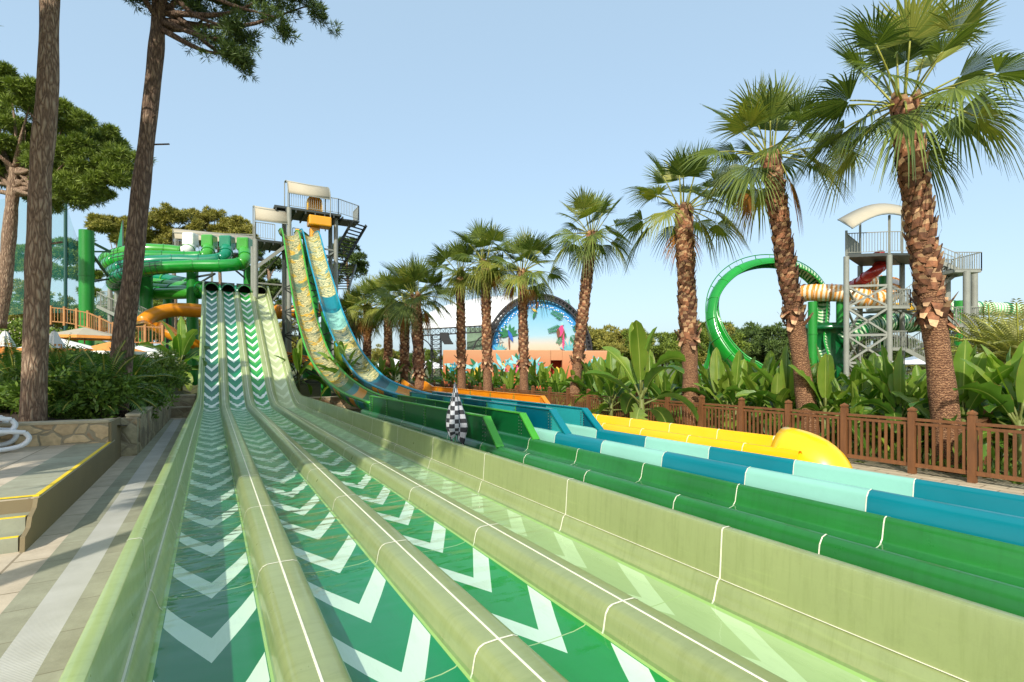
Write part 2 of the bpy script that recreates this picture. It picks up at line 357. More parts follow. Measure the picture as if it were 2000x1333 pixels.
def t_pave(name, c1, c2, mortar, bw, bh, rot=0, off=.5, ms=.012, rough=.8):
    t = NT(name); mp = t.N('ShaderNodeMapping'); mp.inputs['Rotation'].default_value[2] = rot; t.L(t.co(), mp.inputs[0])
    b = t.N('ShaderNodeTexBrick'); b.offset = off; b.inputs['Scale'].default_value = 1; b.inputs['Brick Width'].default_value = bw; b.inputs['Row Height'].default_value = bh
    b.inputs['Mortar Size'].default_value = ms; b.inputs['Color1'].default_value = (*c1, 1); b.inputs['Color2'].default_value = (*c2, 1); b.inputs['Mortar'].default_value = (*mortar, 1); b.inputs['Mortar Smooth'].default_value = .2
    t.L(mp.outputs[0], b.inputs[0])
    col = t.mix(1.0, b.outputs['Color'], t.ramp(t.noise(4, 8, rough=.7), [(.3, (.8, .79, .77)), (.7, (1.1, 1.1, 1.1))]), 'MULTIPLY')
    col = t.mix(1.0, col, t.ramp(t.noise(.7, 3), [(.3, (.9, .9, .88)), (.7, (1.05, 1.05, 1.05))]), 'MULTIPLY')
    t.set(Base_Color=col, Roughness=rough); t.bump(t.math('SUBTRACT', t.noise(25, 5), t.math('MULTIPLY', b.outputs['Fac'], 1)), .35, .01); return t.m
M['pave'] = t_pave('pinkish_paving', srgb(206, 190, 166), srgb(190, 176, 152), srgb(150, 136, 112), .9, .42, R(90))
M['pave_r'] = t_pave('sandy_paving', srgb(200, 184, 156), srgb(182, 168, 140), srgb(130, 116, 92), .5, .25, R(90))
M['slatep'] = t_pave('green_slate_paving', srgb(162, 162, 138), srgb(150, 148, 124), srgb(128, 122, 98), .6, 5, R(90), 0, .006)
def t_grit():
    t = NT('grey_ribbed_strip'); w = t.N('ShaderNodeTexWave'); w.bands_direction = 'Y'; w.inputs['Scale'].default_value = 14; t.L(t.co(), w.inputs[0])
    t.set(Base_Color=t.mix(1.0, t.ramp(t.noise(2, 4), [(.3, srgb(176, 174, 162)), (.7, srgb(194, 192, 182))]), t.ramp(w.outputs['Fac'], [(.2, (.84, .84, .84)), (.6, (1.03, 1.03, 1.03))]), 'MULTIPLY'), Roughness=.8); t.bump(w.outputs['Fac'], .5, .006); return t.m
M['grit'] = t_grit()
def t_leafy(name, dark, light, warm, warm2, cool, sc=1.0):
    t = NT(name); mp = t.co('UV')
    w = t.N('ShaderNodeTexWave'); w.wave_type = 'RINGS'; w.rings_direction = 'SPHERICAL'; w.inputs['Scale'].default_value = 2.6 * sc; w.inputs['Distortion'].default_value = 14; w.inputs['Detail'].default_value = 3; w.inputs['Detail Scale'].default_value = 1.4; t.L(mp, w.inputs[0])
    n1 = t.noise(1.5 * sc, 2, mp); n2 = t.noise(2.1 * sc, 2, t.co('UV', (1, 1, 1)))
    line = t.ramp(w.outputs['Fac'], [(.40, dark), (.52, light)]); wl_ = t.ramp(w.outputs['Fac'], [(.25, warm2), (.42, warm)])
    col = t.mix(t.ramp(n1, [(.54, (0, 0, 0)), (.57, (1, 1, 1))]), line, wl_)
    v3 = t.N('ShaderNodeTexNoise'); v3.inputs['Scale'].default_value = 1.0 * sc; v3.noise_dimensions = '4D'; v3.inputs['W'].default_value = 7; t.L(mp, v3.inputs['Vector'])
    col = t.mix(t.ramp(v3.outputs['Fac'], [(.57, (0, 0, 0)), (.6, (.8, .8, .8))]), col, cool)
    t.set(Base_Color=col, Roughness=.35, Coat_Weight=.3); return t.m
M['leafy'] = t_leafy('leaf_print_fibreglass', srgb(92, 100, 56), srgb(198, 186, 130), srgb(214, 172, 50), srgb(150, 120, 40), srgb(60, 104, 84))
M['scale'] = t_leafy('scale_print_fibreglass', srgb(110, 128, 96), srgb(206, 196, 140), srgb(196, 176, 84), srgb(120, 120, 70), srgb(40, 140, 156), .7)
def t_stripe(name, a, b, sc=1.2):
    t = NT(name); w = t.N('ShaderNodeTexWave'); w.bands_direction = 'Y'; w.inputs['Scale'].default_value = sc; w.inputs['Distortion'].default_value = 2.5; w.inputs['Detail'].default_value = 2; t.L(t.co('UV'), w.inputs[0])
    t.set(Base_Color=t.ramp(w.outputs['Fac'], [(.42, a), (.55, b)]), Roughness=.3, Coat_Weight=.4); return t.m
M['stripeO'] = t_stripe('orange_white_stripes', srgb(222, 150, 60), srgb(232, 220, 190))
M['stripeG'] = t_stripe('green_white_stripes', srgb(24, 120, 56), srgb(190, 214, 170))
M['stripeP'] = t_stripe('pale_green_stripes', srgb(120, 190, 130), srgb(225, 228, 190))
def t_check():
    t = NT('checkered_cloth'); sp = t.N('ShaderNodeSeparateXYZ'); t.L(t.co('UV'), sp.inputs[0])
    a = t.math('FLOOR', t.math('MULTIPLY', sp.outputs[0], 12)); b = t.math('FLOOR', t.math('MULTIPLY', sp.outputs[1], 13))
    f = t.math('MODULO', t.math('ADD', a, t.math('ADD', b, 100)), 2)
    t.set(Base_Color=t.mix(t.math('GREATER_THAN', f, .5), (.035, .035, .04), (.5, .5, .52)), Roughness=.85); return t.m
M['check'] = t_check()
def t_net():
    t = NT('teal_netting'); t.set(Base_Color=srgb(40, 130, 120), Roughness=.8)
    tr = t.N('ShaderNodeBsdfTransparent'); mx = t.N('ShaderNodeMixShader'); mx.inputs[0].default_value = .22
    t.L(tr.outputs[0], mx.inputs[1]); t.L(t.b.outputs[0], mx.inputs[2]); t.L(mx.outputs[0], t.out.inputs[0]); return t.m
M['net'] = t_net()
def t_ground():
    t = NT('ground_cover'); f = t.noise(.25, 8, rough=.7)
    t.set(Base_Color=t.ramp(f, [(.3, srgb(62, 58, 34)), (.5, srgb(84, 90, 44)), (.7, srgb(116, 106, 70))]), Roughness=.95); t.bump(t.noise(6, 6), .7, .1); return t.m
M['ground'] = t_ground()
def t_hills():
    t = NT('wooded_hills'); f = t.noise(.12, 10, rough=.8)
    t.set(Base_Color=t.ramp(f, [(.35, srgb(62, 82, 52)), (.65, srgb(112, 126, 82))]), Roughness=1.0); t.bump(f, 1, 3); return t.m
M['hills'] = t_hills()
# ---------------------------------------------------------------- ground and paving
def hill(x, y):
    h = 2.3 * ss(y, 23.5, 31) * ss(-x, 1.2, 3.2) + 3.4 * ss(y, 34, 60) * ss(-x, 5, 14) + 1.2 * ss(y, 27, 36) * ss(x, -1.5, -.5) * (1 - ss(x, 9, 14))
    return h
def grid_axis(lo, hi, near, far_n):
    a = list(np.arange(near[0], near[1] + .01, near[2])); L = [near[0] - (near[0] - lo) * (k / far_n) ** 2 for k in range(far_n, 0, -1)]
    U = [near[1] + (hi - near[1]) * (k / far_n) ** 2 for k in range(1, far_n + 1)]; return L + a + U
gx = grid_axis(-900, 1400, (-30, 40, 1.0), 14); gy = grid_axis(-300, 1500, (-4, 90, 1.0), 14)
g = MB(); g.sweep([[(x, y, hill(x, y) - .02) for x in gx] for y in gy]); struct(g.build('ground', M['ground'], smooth=True))
lw = MB(); xs = np.arange(-42, -7, 1.0); ys = np.arange(33, 80, 1.0)
lw.sweep([[(x, y, hill(x, y) + .03) for x in xs] for y in ys]); struct(lw.build('lawn', M['lawn'], smooth=True))
def sheet(name, m, x0, x1, y0, y1, z):
    return struct(MB().add([(x0, y0, z), (x1, y0, z), (x1, y1, z), (x0, y1, z)], [(0, 1, 2, 3)]).build(name, m))
sheet('paving', M['pave'], -9, -.46, -3, 23.0, 0)
sheet('paving_strip', M['slatep'], -1.40, -1.187, -3, 22.6, .004)
sheet('paving_strip', M['grit'], -1.187, -.936, -3, 22.2, .004)
sheet('paving_strip', M['slatep'], -.936, -.758, -3, 22.6, .004)
sheet('paving', M['pave_r'], 3.24, 11.6, -4, 11.5, 0)
# far hills
hb = MB(); N_ = 70; rows = []
for j, (d, hh) in enumerate(((330, 0), (380, 9), (430, 13), (470, 0))):
    row = []
    for i in range(N_ + 1):
        a = R(-60 + 150 * i / N_); q = hh * (.55 + .45 * math.sin(i * .7 + 1) * math.sin(i * .23) + .25 * math.sin(i * 2.1))
        row.append((math.sin(a) * d, math.cos(a) * d, max(q, 0) - (1 if hh == 0 else 0)))
    rows.append(row)
hb.sweep(rows); struct(hb.build('hills', M['hills'], smooth=True))
# ---------------------------------------------------------------- four lane slide
TOPY = 37.0
def zo(y):
    if y < 22.2: return 0
    if y < 25.4: return .49 * (y - 22.2) ** 2 / (2 * 3.2)
    return .49 * 1.6 + .49 * (y - 25.4)
ysl = [-2.0 + .5 * i for i in range(49)] + [22.5 + .25 * i for i in range(15)] + [26.25 + .5 * i for i in range(21)] + [TOPY]
arc = [ysl[0]]
for a, b in zip(ysl, ysl[1:]): arc.append(arc[-1] + math.hypot(b - a, zo(b) - zo(a)))
def extr(prof, ys=ysl, x0=0, mirror=1, u=None):
    rows = []; uvs = []
    for y in ys:
        rows.append([(x0 + mirror * x, y, z + zo(y)) for x, z in prof])
        v = interp(y, list(zip(ysl, arc))); uvs.append([(x, v) for x, z in prof])
    if mirror < 0: rows = [r[::-1] for r in rows]; uvs = [r[::-1] for r in uvs]
    return rows, uvs
slide = thing('racing_slide', (0, 0, 0), 'pale green four lane slide with white chevrons, running from its steep chute to the foreground', 'water slide')
LC = [0, .91, 1.82, 2.73]; DC = [.455, 1.365, 2.275]
base = [srgb(16, 122, 68), srgb(0, 138, 80), srgb(12, 150, 60), srgb(192, 202, 150)]
whites = [srgb(236, 240, 226)] * 3 + [srgb(216, 224, 182)]
darks = [srgb(12, 104, 72), srgb(0, 124, 78), srgb(60, 160, 62), None]
fl = [(-.29, .245), (-.26, .226), (-.18, .212), (0, .206), (.18, .212), (.26, .226), (.29, .245)]
for i, c in enumerate(LC):
    r, u = extr(fl, x0=c); o = MB().sweep(r, uvs=u).build('lane', t_chevron('chevron_lane_%d' % i, base[i], whites[i], dark=darks[i]), slide, True)
    o['label'] = ['deep teal green lane with white chevrons by the left wall', 'emerald lane with white chevrons, second from the left wall', 'bright green lane with white chevrons, third from the left wall', 'pale lime lane with faint cream chevrons by the tall right wall'][i]
dv = [(-.172, .235), (-.160, .262), (-.152, .31), (-.142, .355), (-.120, .387), (-.09, .40), (0, .403), (.09, .40), (.120, .387), (.142, .355), (.152, .31), (.160, .262), (.172, .235)]
ysd = [y for y in ysl if y < 36.6] + [36.6]
for c in DC:
    r, u = extr(dv, ysd, x0=c); d = MB().sweep(r, uvs=u)
    n0 = len(d.v); d.add(r[-1], [tuple(range(13))]); o = d.build('divider', M['pale'], slide, True)
    s = MB(); r, u = extr([(-.007, .4035), (-.005, .4065), (.005, .4065), (.007, .4035)], ysd, x0=c); s.sweep(r)
    for k in range(22):
        y = .64 + 1.83 * k
        if y > 36: break
        for a, b in zip(dv, dv[1:]):
            nx, nz = -(b[1] - a[1]), (b[0] - a[0]); L = math.hypot(nx, nz); nx, nz = nx / L * .003, nz / L * .003
            s.add([(c + a[0] + nx, y - .007, a[1] + nz + zo(y)), (c + b[0] + nx, y - .007, b[1] + nz + zo(y)), (c + b[0] + nx, y + .007, b[1] + nz + zo(y)), (c + a[0] + nx, y + .007, a[1] + nz + zo(y))], [(0, 1, 2, 3)])
    s.build('seam', M['seam'], o)
wallp = [(.29, .245), (.31, .27), (.325, .32), (.338, .37), (.352, .395), (.372, .402), (.376, .43), (.396, .735), (.402, .752), (.415, .758), (.472, .758), (.484, .75), (.487, .735), (.487, .28), (.487, .0)]
for c, mi, y1 in ((0, -1, TOPY), (2.73, 1, TOPY)):
    r, u = extr(wallp, x0=c, mirror=mi); o = MB().sweep(r, uvs=u, mf=lambda i, k: 0).build('side_wall', M['pale'] if mi > 0 else M['palerim'], slide, 'auto')
    s = MB()
    a = c + mi * .366
    r, u = extr([(-.006, 0), (.006, 0)], x0=a); s.sweep([[(x, y, z + .407) for x, y, z in q] for q in r])
    for k in range(22):
        y = .55 + 1.83 * k
        if y > 36.5: break
        for p, q in zip(wallp[:-1], wallp[1:]):
            nx, nz = -(q[1] - p[1]), (q[0] - p[0]); L = math.hypot(nx, nz); nx, nz = nx / L * .003, nz / L * .003
            x0, x1 = c + mi * (p[0] + nx), c + mi * (q[0] + nx)
            s.add([(x0, y - .006, p[1] + nz + zo(y)), (x1, y - .006, q[1] + nz + zo(y)), (x1, y + .006, q[1] + nz + zo(y)), (x0, y + .006, p[1] + nz + zo(y))], [(0, 1, 2, 3)])
    s.build('seam', M['seam'], o)
# chute skirt and tunnel mouths at the top
z_top = zo(TOPY)
for i, c in enumerate(LC):
    b = MB(); rows = []
    n = 14
    for (y, dz) in ((TOPY - .25, 0), (TOPY + .6, .15), (TOPY + 1.6, .3)):
        rows.append([(c + math.cos(math.pi * k / n) * .40, y, z_top + .23 + dz + math.sin(math.pi * k / n) * .44) for k in range(n + 1)])
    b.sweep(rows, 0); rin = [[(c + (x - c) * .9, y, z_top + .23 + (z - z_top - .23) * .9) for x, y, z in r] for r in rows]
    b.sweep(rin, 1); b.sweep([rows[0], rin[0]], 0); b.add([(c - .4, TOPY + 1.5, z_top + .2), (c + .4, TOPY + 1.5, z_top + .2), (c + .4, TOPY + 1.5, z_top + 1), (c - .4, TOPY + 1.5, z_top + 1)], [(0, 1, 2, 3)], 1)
    b.build('tunnel_mouth', [[M['tubeA'], M['tubeB'], M['tubeA'], M['pale']][i], M['hollow']], slide, 'auto')
b = MB()
for y in (26.5, 29, 31.5, 34, 36.5):
    for x in (-.2, 1.36, 2.95): b.tube([(x, y, hill(x, y) - .05), (x, y, zo(y) + .12)], .07, 8)
    b.bar((-.35, y, zo(y) + .08), (3.1, y, zo(y) + .08), .1)
b.build('support_frame', M['column'], slide)
# water in the lanes
for i, c in enumerate(LC):
    ys = [y for y in ysl if y <= 22.51]
    b = MB(); b.sweep([[(c + x, y, .262 + max(0, zo(y) - .012)) for x in (-.298, 0, .298)] for y in ys])
    struct(b.build('water', M['water'], smooth=True))
# ---------------------------------------------------------------- green and blue twin slides
def channel(name, label, cat, xc, path, w, rimz, flz, colf, mats, rim_m, upper, seam_step, seam0, water=None, group=None):
    root = thing(name, (0, 0, 0), label, cat, group)
    y0, y1 = -2.0, 15.0
    hw = w / 2
    # run-out trough: one body, coloured per segment
    prof = [(-hw - .10, .25), (-hw - .09, rimz - .22), (-hw - .065, rimz - .06), (-hw - .03, rimz - .012), (-hw + .02, rimz), (-hw + .05, rimz - .012), (-hw + .065, rimz - .05), (-hw + .09, flz + .06), (-hw + .13, flz + .015), (-hw + .2, flz),
            (hw - .2, flz), (hw - .13, flz + .015), (hw - .09, flz + .06), (hw - .065, rimz - .05), (hw - .05, rimz - .012), (hw - .02, rimz), (hw + .03, rimz - .012), (hw + .065, rimz - .06), (hw + .09, rimz - .22), (hw + .10, .25)]
    ys = [y0]
    y = seam0 - 4 * seam_step
    while y < y1:
        if y > y0: ys += [y]
        y += seam_step
    ys += [y1]
    rows = [[(xc + x, y, z) for x, z in prof[::-1]] for y in ys]
    b = MB()
    for i in range(len(ys) - 1):
        b.sweep([rows[i], rows[i + 1]], colf(i, (ys[i] + ys[i + 1]) / 2))
    # end cap faces
    o = b.build('run_out', mats, root, True)
    s = MB()
    for y in ys[1:-1]:
        for a, c in zip(prof, prof[1:]):
            nx, nz = -(c[1] - a[1]), (c[0] - a[0]); L = math.hypot(nx, nz); nx, nz = nx / L * .003, nz / L * .003
            s.add([(xc + a[0] + nx, y - .005, a[1] + nz), (xc + c[0] + nx, y - .005, c[1] + nz), (xc + c[0] + nx, y + .005, c[1] + nz), (xc + a[0] + nx, y + .005, a[1] + nz)], [(0, 1, 2, 3)])
    s.build('seam', M['seam'], o)
    return root
def steep(root, xc, path, w, bands, pat, rim_m, z_in=.42):
    P = catmull(path, 8); n = 14; rows = []; uvs = []; L = 0
    rims = [[], []]
    for i, p in enumerate(P):
        T = (P[min(i + 1, len(P) - 1)] - P[max(i - 1, 0)]).normalized(); side = Vector((1, 0, 0)); up = side.cross(T).normalized()
        if up.z < 0: up = -up
        if i: L += (P[i] - P[i - 1]).length
        row = []; uv = []
        for k in range(n + 1):
            a = math.pi * k / n
            x = -math.cos(a) * w / 2; z = (1 - math.sin(a)) * z_in
            row.append(p + side * x + up * z); uv.append((k / n * 1.4, L))
        rows.append(row); uvs.append(uv)
        rims[0].append(row[0]); rims[1].append(row[-1])
    nb = len(bands)
    yb = [q for q, _ in bands]
    b = MB()
    def mf(i, k):
        y = P[i].y
        for j, (yy, m_) in enumerate(bands):
            if y < yy: return m_
        return 0
    b.sweep([r for r in rows], uvs=uvs, mf=mf)
    mats = [pat, M['green'], M['blue'], M['orange'], M['navy'], M['dgreen'], M['aqua'], M['dteal'], M['mteal']]
    o = b.build('chute', mats, root, True, solid=.03)
    for rr in rims:
        MB().tube(rr, .045, 6).build('rim', rim_m, root, True)
    for i in range(4, len(P), 5):
        MB().tube([q + (Vector((0, 0, -.03))) for q in rows[i]], .025, 5).build('flange', rim_m, root)
    return P
def panels(root, xc, side, y0, y1, zb, zt, mats, step, mf):
    # raised splash panels along one rim, slanted at the near end, with a bolted flange
    x = xc; t = .035
    ys = [y0]; y = y0 + .45
    while y < y1: ys.append(y); y += step
    ys.append(y1)
    b = MB()
    for i, (a, c) in enumerate(zip(ys, ys[1:])):
        z0 = zb + .01 if i == 0 else zt
        vs = [(x - t / 2, a, zb), (x - t / 2, c, zb), (x - t / 2, c, zt), (x - t / 2, a, z0), (x + t / 2, a, zb), (x + t / 2, c, zb), (x + t / 2, c, zt), (x + t / 2, a, z0)]
        b.add(vs, [(3, 2, 1, 0), (4, 5, 6, 7), (3, 7, 6, 2), (0, 4, 7, 3), (1, 2, 6, 5)], mf(i))
    o = b.build('splash_panel', mats, root)
    f = MB(); f.bar((x, y0 - .02, zb), (x, ys[1] - .02, zt + .01), .13, .03); f.bar((x, ys[1] - .02, zt + .012), (x, y1, zt + .012), .08, .022)
    f.build('flange', mats[-1], o)
    bl = MB(); sx = x - .02 - t / 2
    for y in ys[1:]:
        for k in range(6): bl.box((sx, y - .04, lerp(zb + .06, zt - .06, k / 5)), (.010, .014, .014)); bl.box((sx, y + .04, lerp(zb + .06, zt - .06, k / 5)), (.010, .014, .014))
    bl.build('bolt', M['bolt'], o)
    sm = MB()
    for y in ys[2:]: sm.box((sx + .013, y, (zb + zt) / 2), (.01, .012, zt - zb - .02))
    sm.build('seam', M['mteal'] if mf(0) else M['rimgreen'], o)
G1 = channel('speed_slide', 'dark green slide with a leaf printed steep chute, right beside the chevron lanes', 'water slide', 4.25, None, .92, .70, .47,
             lambda i, y: 0 if y < 8 else 1, [M['green'], M['dgreen']], M['rimgreen'], None, 1.33, 2.03)
gp = [(4.25, 14.2, .50), (4.25, 17, .60), (4.25, 19.2, .82), (4.25, 21.6, 1.22), (4.25, 24.3, 1.95), (4.25, 26.5, 2.95), (4.25, 29.4, 4.85), (4.25, 32.0, 7.35), (4.25, 34.3, 9.7), (4.25, 35.3, 10.25), (4.25, 36.6, 10.4)]
GP = steep(G1, 4.25, gp, .96, [(14.9, 5), (15.7, 2), (16.5, 3), (17.3, 4), (18.1, 1), (19.0, 3), (19.8, 2), (20.8, 1)], M['leafy'], M['rimgreen'])
panels(G1, 3.80, 0, 6.85, 14.2, .68, 1.10, [M['dgreen'], M['dgreen'], M['rimgreen']], 1.33, lambda i: 0)
panels(G1, 4.72, 0, 7.25, 14.6, .68, 1.08, [M['dgreen'], M['green'], M['rimgreen']], 1.33, lambda i: 0)
B1 = channel('speed_slide', 'blue and pale aqua slide with blue rims, between the green and the yellow slide', 'water slide', 5.42, None, .88, .83, .52,
             lambda i, y: (2 if int((y - 2.28) // 1.17) % 2 else 3) if y > 7.6 else (0 if int((y - 2.28) // 1.17) % 2 else 1), [M['blue'], M['aqua'], M['dteal'], M['mteal']], M['bluerim'], None, 1.17, 2.28)
bp_ = [(5.42, 14.4, .60), (5.42, 17.2, .76), (5.42, 20.1, 1.10), (5.42, 23.1, 1.98), (5.42, 25.4, 3.05), (5.42, 27.9, 4.55), (5.42, 29.9, 6.15), (5.42, 32.2, 8.0), (5.42, 34.4, 10.0), (5.42, 35.4, 10.35), (5.42, 36.6, 10.45)]
BP = steep(B1, 5.42, bp_, .98, [(15.5, 2), (16.8, 7), (18, 3), (19.2, 8), (20.6, 7), (26.5, 0), (28.0, 6), (29.2, 2)], M['scale'], M['bluerim'])
bm = [M['mteal'], M['dteal'], M['blue']]
panels(B1, 5.01, 0, 6.75, 14.4, .81, 1.17, bm, 1.17, lambda i: (i // 1) % 2)
panels(B1, 5.86, 0, 6.95, 14.8, .81, 1.14, bm, 1.17, lambda i: (i + 1) % 2)
for xc, z, nm in ((4.25, .505, 'water'), (5.42, .55, 'water')):
    b = MB(); b.sweep([[(xc + x, y, z) for x in (-.37, 0, .37)] for y in [-2 + .5 * i for i in range(34)]]); struct(b.build(nm, M['water'], smooth=True))
# yellow slide: run-out with the rounded end cap
Y1 = thing('yellow_slide', (0, 0, 0), 'yellow run-out slide with a rounded end cap beside the brown fence', 'water slide')
yc = 7.42; yp = [(-.50, .02), (-.48, .55), (-.45, .68), (-.41, .74), (-.36, .74), (-.33, .70), (-.29, .50), (-.2, .40), (0, .38), (.2, .40), (.29, .50), (.33, .76), (.36, .80), (.40, .80), (.45, .74), (.48, .6), (.50, .02)]
ys = [4.1 + .25 * i for i in range(30)] + [11.6 + .5 * i for i in range(22)]
def yx(y): return yc + .35 * ss(y, 15, 24)
def yz(y): return .9 * ss(y, 17, 25)
b = MB(); b.sweep([[(yx(y) + x, y, z + yz(y)) for x, z in yp[::-1]] for y in ys], mf=lambda i, k: 0 if ys[i] < 12.2 else 1); b.build('run_out', [M['yellow'], M['orange']], Y1, 'auto')
s = MB()
for y in (4.95, 6.0, 7.1, 8.2, 9.3, 10.4):
    for a, c in zip(yp[1:-1], yp[2:-1]): s.bar((yc + a[0], y, a[1] + .002), (yc + c[0], y, c[1] + .002), .01, .004)
s.build('seam', M['seam'], Y1)
b = MB(); rows = []
for i in range(13):
    a = math.pi / 2 * i / 12; q = math.cos(a); yy = 4.1 + .55 - math.sin(a) * .95 - .1
    rows.append([(yc + math.cos(math.pi * k / 16) * .53 * max(q, .02) ** .7, yy, .0 + math.sin(math.pi * k / 16) * (1.0 * max(q, .02) ** .6)) for k in range(17)])
b.sweep(rows[::-1]); b.build('end_cap', M['yellow'], Y1, True, solid=.02)
MB().tube([(yc - .12, 3.68, .22), (yc - .23, 3.60, .25)], .022, 10).build('plug', M['bolt'], Y1)
panels(Y1, 6.96, 0, 11.3, 22, .72, 1.02, [M['orange'], M['orange'], M['orange']], 1.5, lambda i: 0)
panels(Y1, 7.86, 0, 11.3, 20, .78, 1.10, [M['orange'], M['orange'], M['orange']], 1.5, lambda i: 0)
# ---------------------------------------------------------------- tower behind the slides
def railing(mb, P, h=1.05, sp=.13, r=.012, rt=.022):
    for p, q in zip(P, P[1:]):
        p = Vector(p); q = Vector(q); up = Vector((0, 0, h)); L = (q - p).length
        mb.bar(p + up, q + up, rt * 2); mb.bar(p + Vector((0, 0, .1)), q + Vector((0, 0, .1)), rt * 1.4)
        mb.bar(p, p + up, .05); mb.bar(q, q + up, .05)
        n = max(2, int(L / sp))
        for k in range(1, n): c = p.lerp(q, k / n); mb.bar(c + Vector((0, 0, .1)), c + up, r * 2)
def canopy(mb, p, q, w, rise, n=10, m=0, over=0):
    # barrel canopy from p to q along its length, w wide across (direction v)
    pass
def slab(mb, c, lx, ly, t=.12, m=0): mb.box(c, (lx, ly, t), m=m)
def stairs(mb, rl, p, q, w, n=None):
    p = Vector(p); q = Vector(q); d = q - p; hz = Vector((d.x, d.y, 0)); sd_ = Vector((-hz.y, hz.x, 0)).normalized() * w / 2
    n = n or max(3, int(abs(d.z) / .19))
    for k in range(n): c = p + d * ((k + .5) / n); Mx = hz.to_track_quat('X', 'Z').to_matrix(); mb.box(c, (hz.length / n * 1.05, w, .04), M=Mx)
    for s_ in (-1, 1):
        mb.bar(p + sd_ * s_, q + sd_ * s_, .06, .22)
        if rl is not None:
            up = Vector((0, 0, 1.0)); rl.bar(p + sd_ * s_ + up, q + sd_ * s_ + up, .045); m_ = int(hz.length / .16)
            for k in range(m_ + 1): c = p + d * (k / m_) + sd_ * s_; rl.bar(c, c + up, .022)
def arch_canopy(x0, x1, y0, y1, z, rise, axis='y', n=10, half=False):
    # cloth vaulted about the y axis (curve runs along y) or x
    b = MB(); rows = []
    for i in range(n + 1):
        t = i / n
        if half: a = t * math.pi / 2; yy = y0 + (y1 - y0) * (1 - math.cos(a)); zz = z + rise * math.sin(a)
        else: a = math.pi * (.12 + .76 * t); yy = y0 + (y1 - y0) * t; zz = z + rise * (math.sin(a) - math.sin(.12 * math.pi)) / (1 - math.sin(.12 * math.pi))
        rows.append([(x0, yy, zz), ((x0 + x1) / 2, yy, zz - .03), (x1, yy, zz)] if axis == 'y' else [(yy, x0, zz), (yy, (x0 + x1) / 2, zz - .03), (yy, x1, zz)])
    b.sweep(rows); return b, rows
T1 = thing('slide_tower', (4.5, 36.5, 1.2), 'tall grey steel slide tower with two cream canopies above the twin slides', 'tower')
def loc(o, *P): return o
OX, OY, OZ = 4.5, 36.5, 1.2
def sh(mb, o=(OX, OY, OZ)):
    mb.v = [(x - o[0], y - o[1], z - o[2]) for x, y, z in mb.v]; return mb
pf = MB(); pf.box((3.4, 37.3, 9.95), (2.1, 2.6, .14))
for k in range(5): pf.bar((2.4 + .5 * k, 36.0, 9.82), (2.4 + .5 * k, 38.6, 9.82), .08, .16)
sh(pf).build('platform', M['dsteel'], T1); pf = MB(); pf.box((5.6, 37.6, 12.35), (4.2, 2.6, .14)); pf.box((8.4, 38.0, 12.35), (1.5, 1.6, .1))
for k in range(8): pf.bar((3.6 + .6 * k, 36.3, 12.2), (3.6 + .6 * k, 38.9, 12.2), .08, .18)
sh(pf).build('platform', M['dsteel'], T1)
for x, y, zt in ((2.4, 36.1, 12.0), (4.35, 36.1, 14.9), (4.35, 38.7, 14.9), (2.4, 38.5, 12.0), (7.45, 36.9, 14.4), (7.45, 38.8, 14.4)):
    sh(MB().tube([(x, y, .5), (x, y, 10.0 if x == 2.4 else 12.3)], .15 if x > 2.1 else .12, 10)).build('post', M['steel'], T1, 'auto')
br = MB()
for z0, z1 in ((1.5, 4.6), (4.6, 7.6), (7.6, 10)):
    for (a, b_) in (((4.35, 36.1), (7.45, 36.9)), ((4.35, 38.7), (7.45, 38.8)), ((2.4, 38.5), (4.35, 38.7)), ((7.45, 36.9), (7.45, 38.8))):
        br.bar((*a, z0), (*b_, z1), .09); br.bar((*a, z1), (*b_, z1), .1)
br.bar((2.4, 36.1, 8.2), (4.3, 36.1, 9.9), .2)
sh(br).build('brace', M['steel'], T1)
rl = MB(); railing(rl, [(4.4, 36.35, 12.42), (7.5, 36.35, 12.42), (9.1, 37.2, 12.42), (9.1, 38.8, 12.42)]); sh(rl).build('railing', M['steel'], T1); rl = MB(); railing(rl, [(2.4, 36.05, 10.02), (3.5, 36.05, 10.02)]); railing(rl, [(2.4, 36.05, 10.02), (2.4, 38.5, 10.02)]); railing(rl, [(4.6, 36.3, 10.02), (5.0, 36.3, 10.02)])
sh(rl).build('railing', M['steel'], T1)
for x0, x1, z, ri, y0, y1 in ((2.35, 4.3, 11.2, 1.25, 36.0, 37.6), (4.3, 6.95, 13.3, 1.25, 36.2, 38.0)):
    b, rows = arch_canopy(x0, x1, y0, y1, z, ri, half=True); c = sh(b).build('canopy', M['canvas'], T1, True, solid=.02)
    f = MB()
    for e in (0, 2): f.tube([r[e] for r in rows], .035, 6)
    for r in (rows[0], rows[5], rows[-1]): f.bar(r[0], r[2], .05)
    for e in (0, 2):
        f.bar(rows[0][e], (rows[0][e][0], rows[0][e][1], z - 1.75), .06); f.bar(rows[-1][e], (rows[-1][e][0], rows[-1][e][1], z - 1.75), .06)
    sh(f).build('canopy_frame', M['steel'], T1)
for q in (((9.2, 37.4, 12.3), (8.0, 39.6, 9.6), 1.3, 13), ((8.9, 39.4, 9.6), (7.9, 37.6, 7.4), 1.1, 10)): st = MB(); stairs(st, None, *q); sh(st).build('stair_flight', M['dsteel'], T1)
b = MB(); b.add([(4.75, 36.2, 10.05), (5.1, 36.2, 10.05), (5.1, 36.2, 11.0), (4.75, 36.2, 11.0)], [(0, 1, 2, 3)]); sh(b).build('gate_panel', M['yellow'], T1, solid=.04)
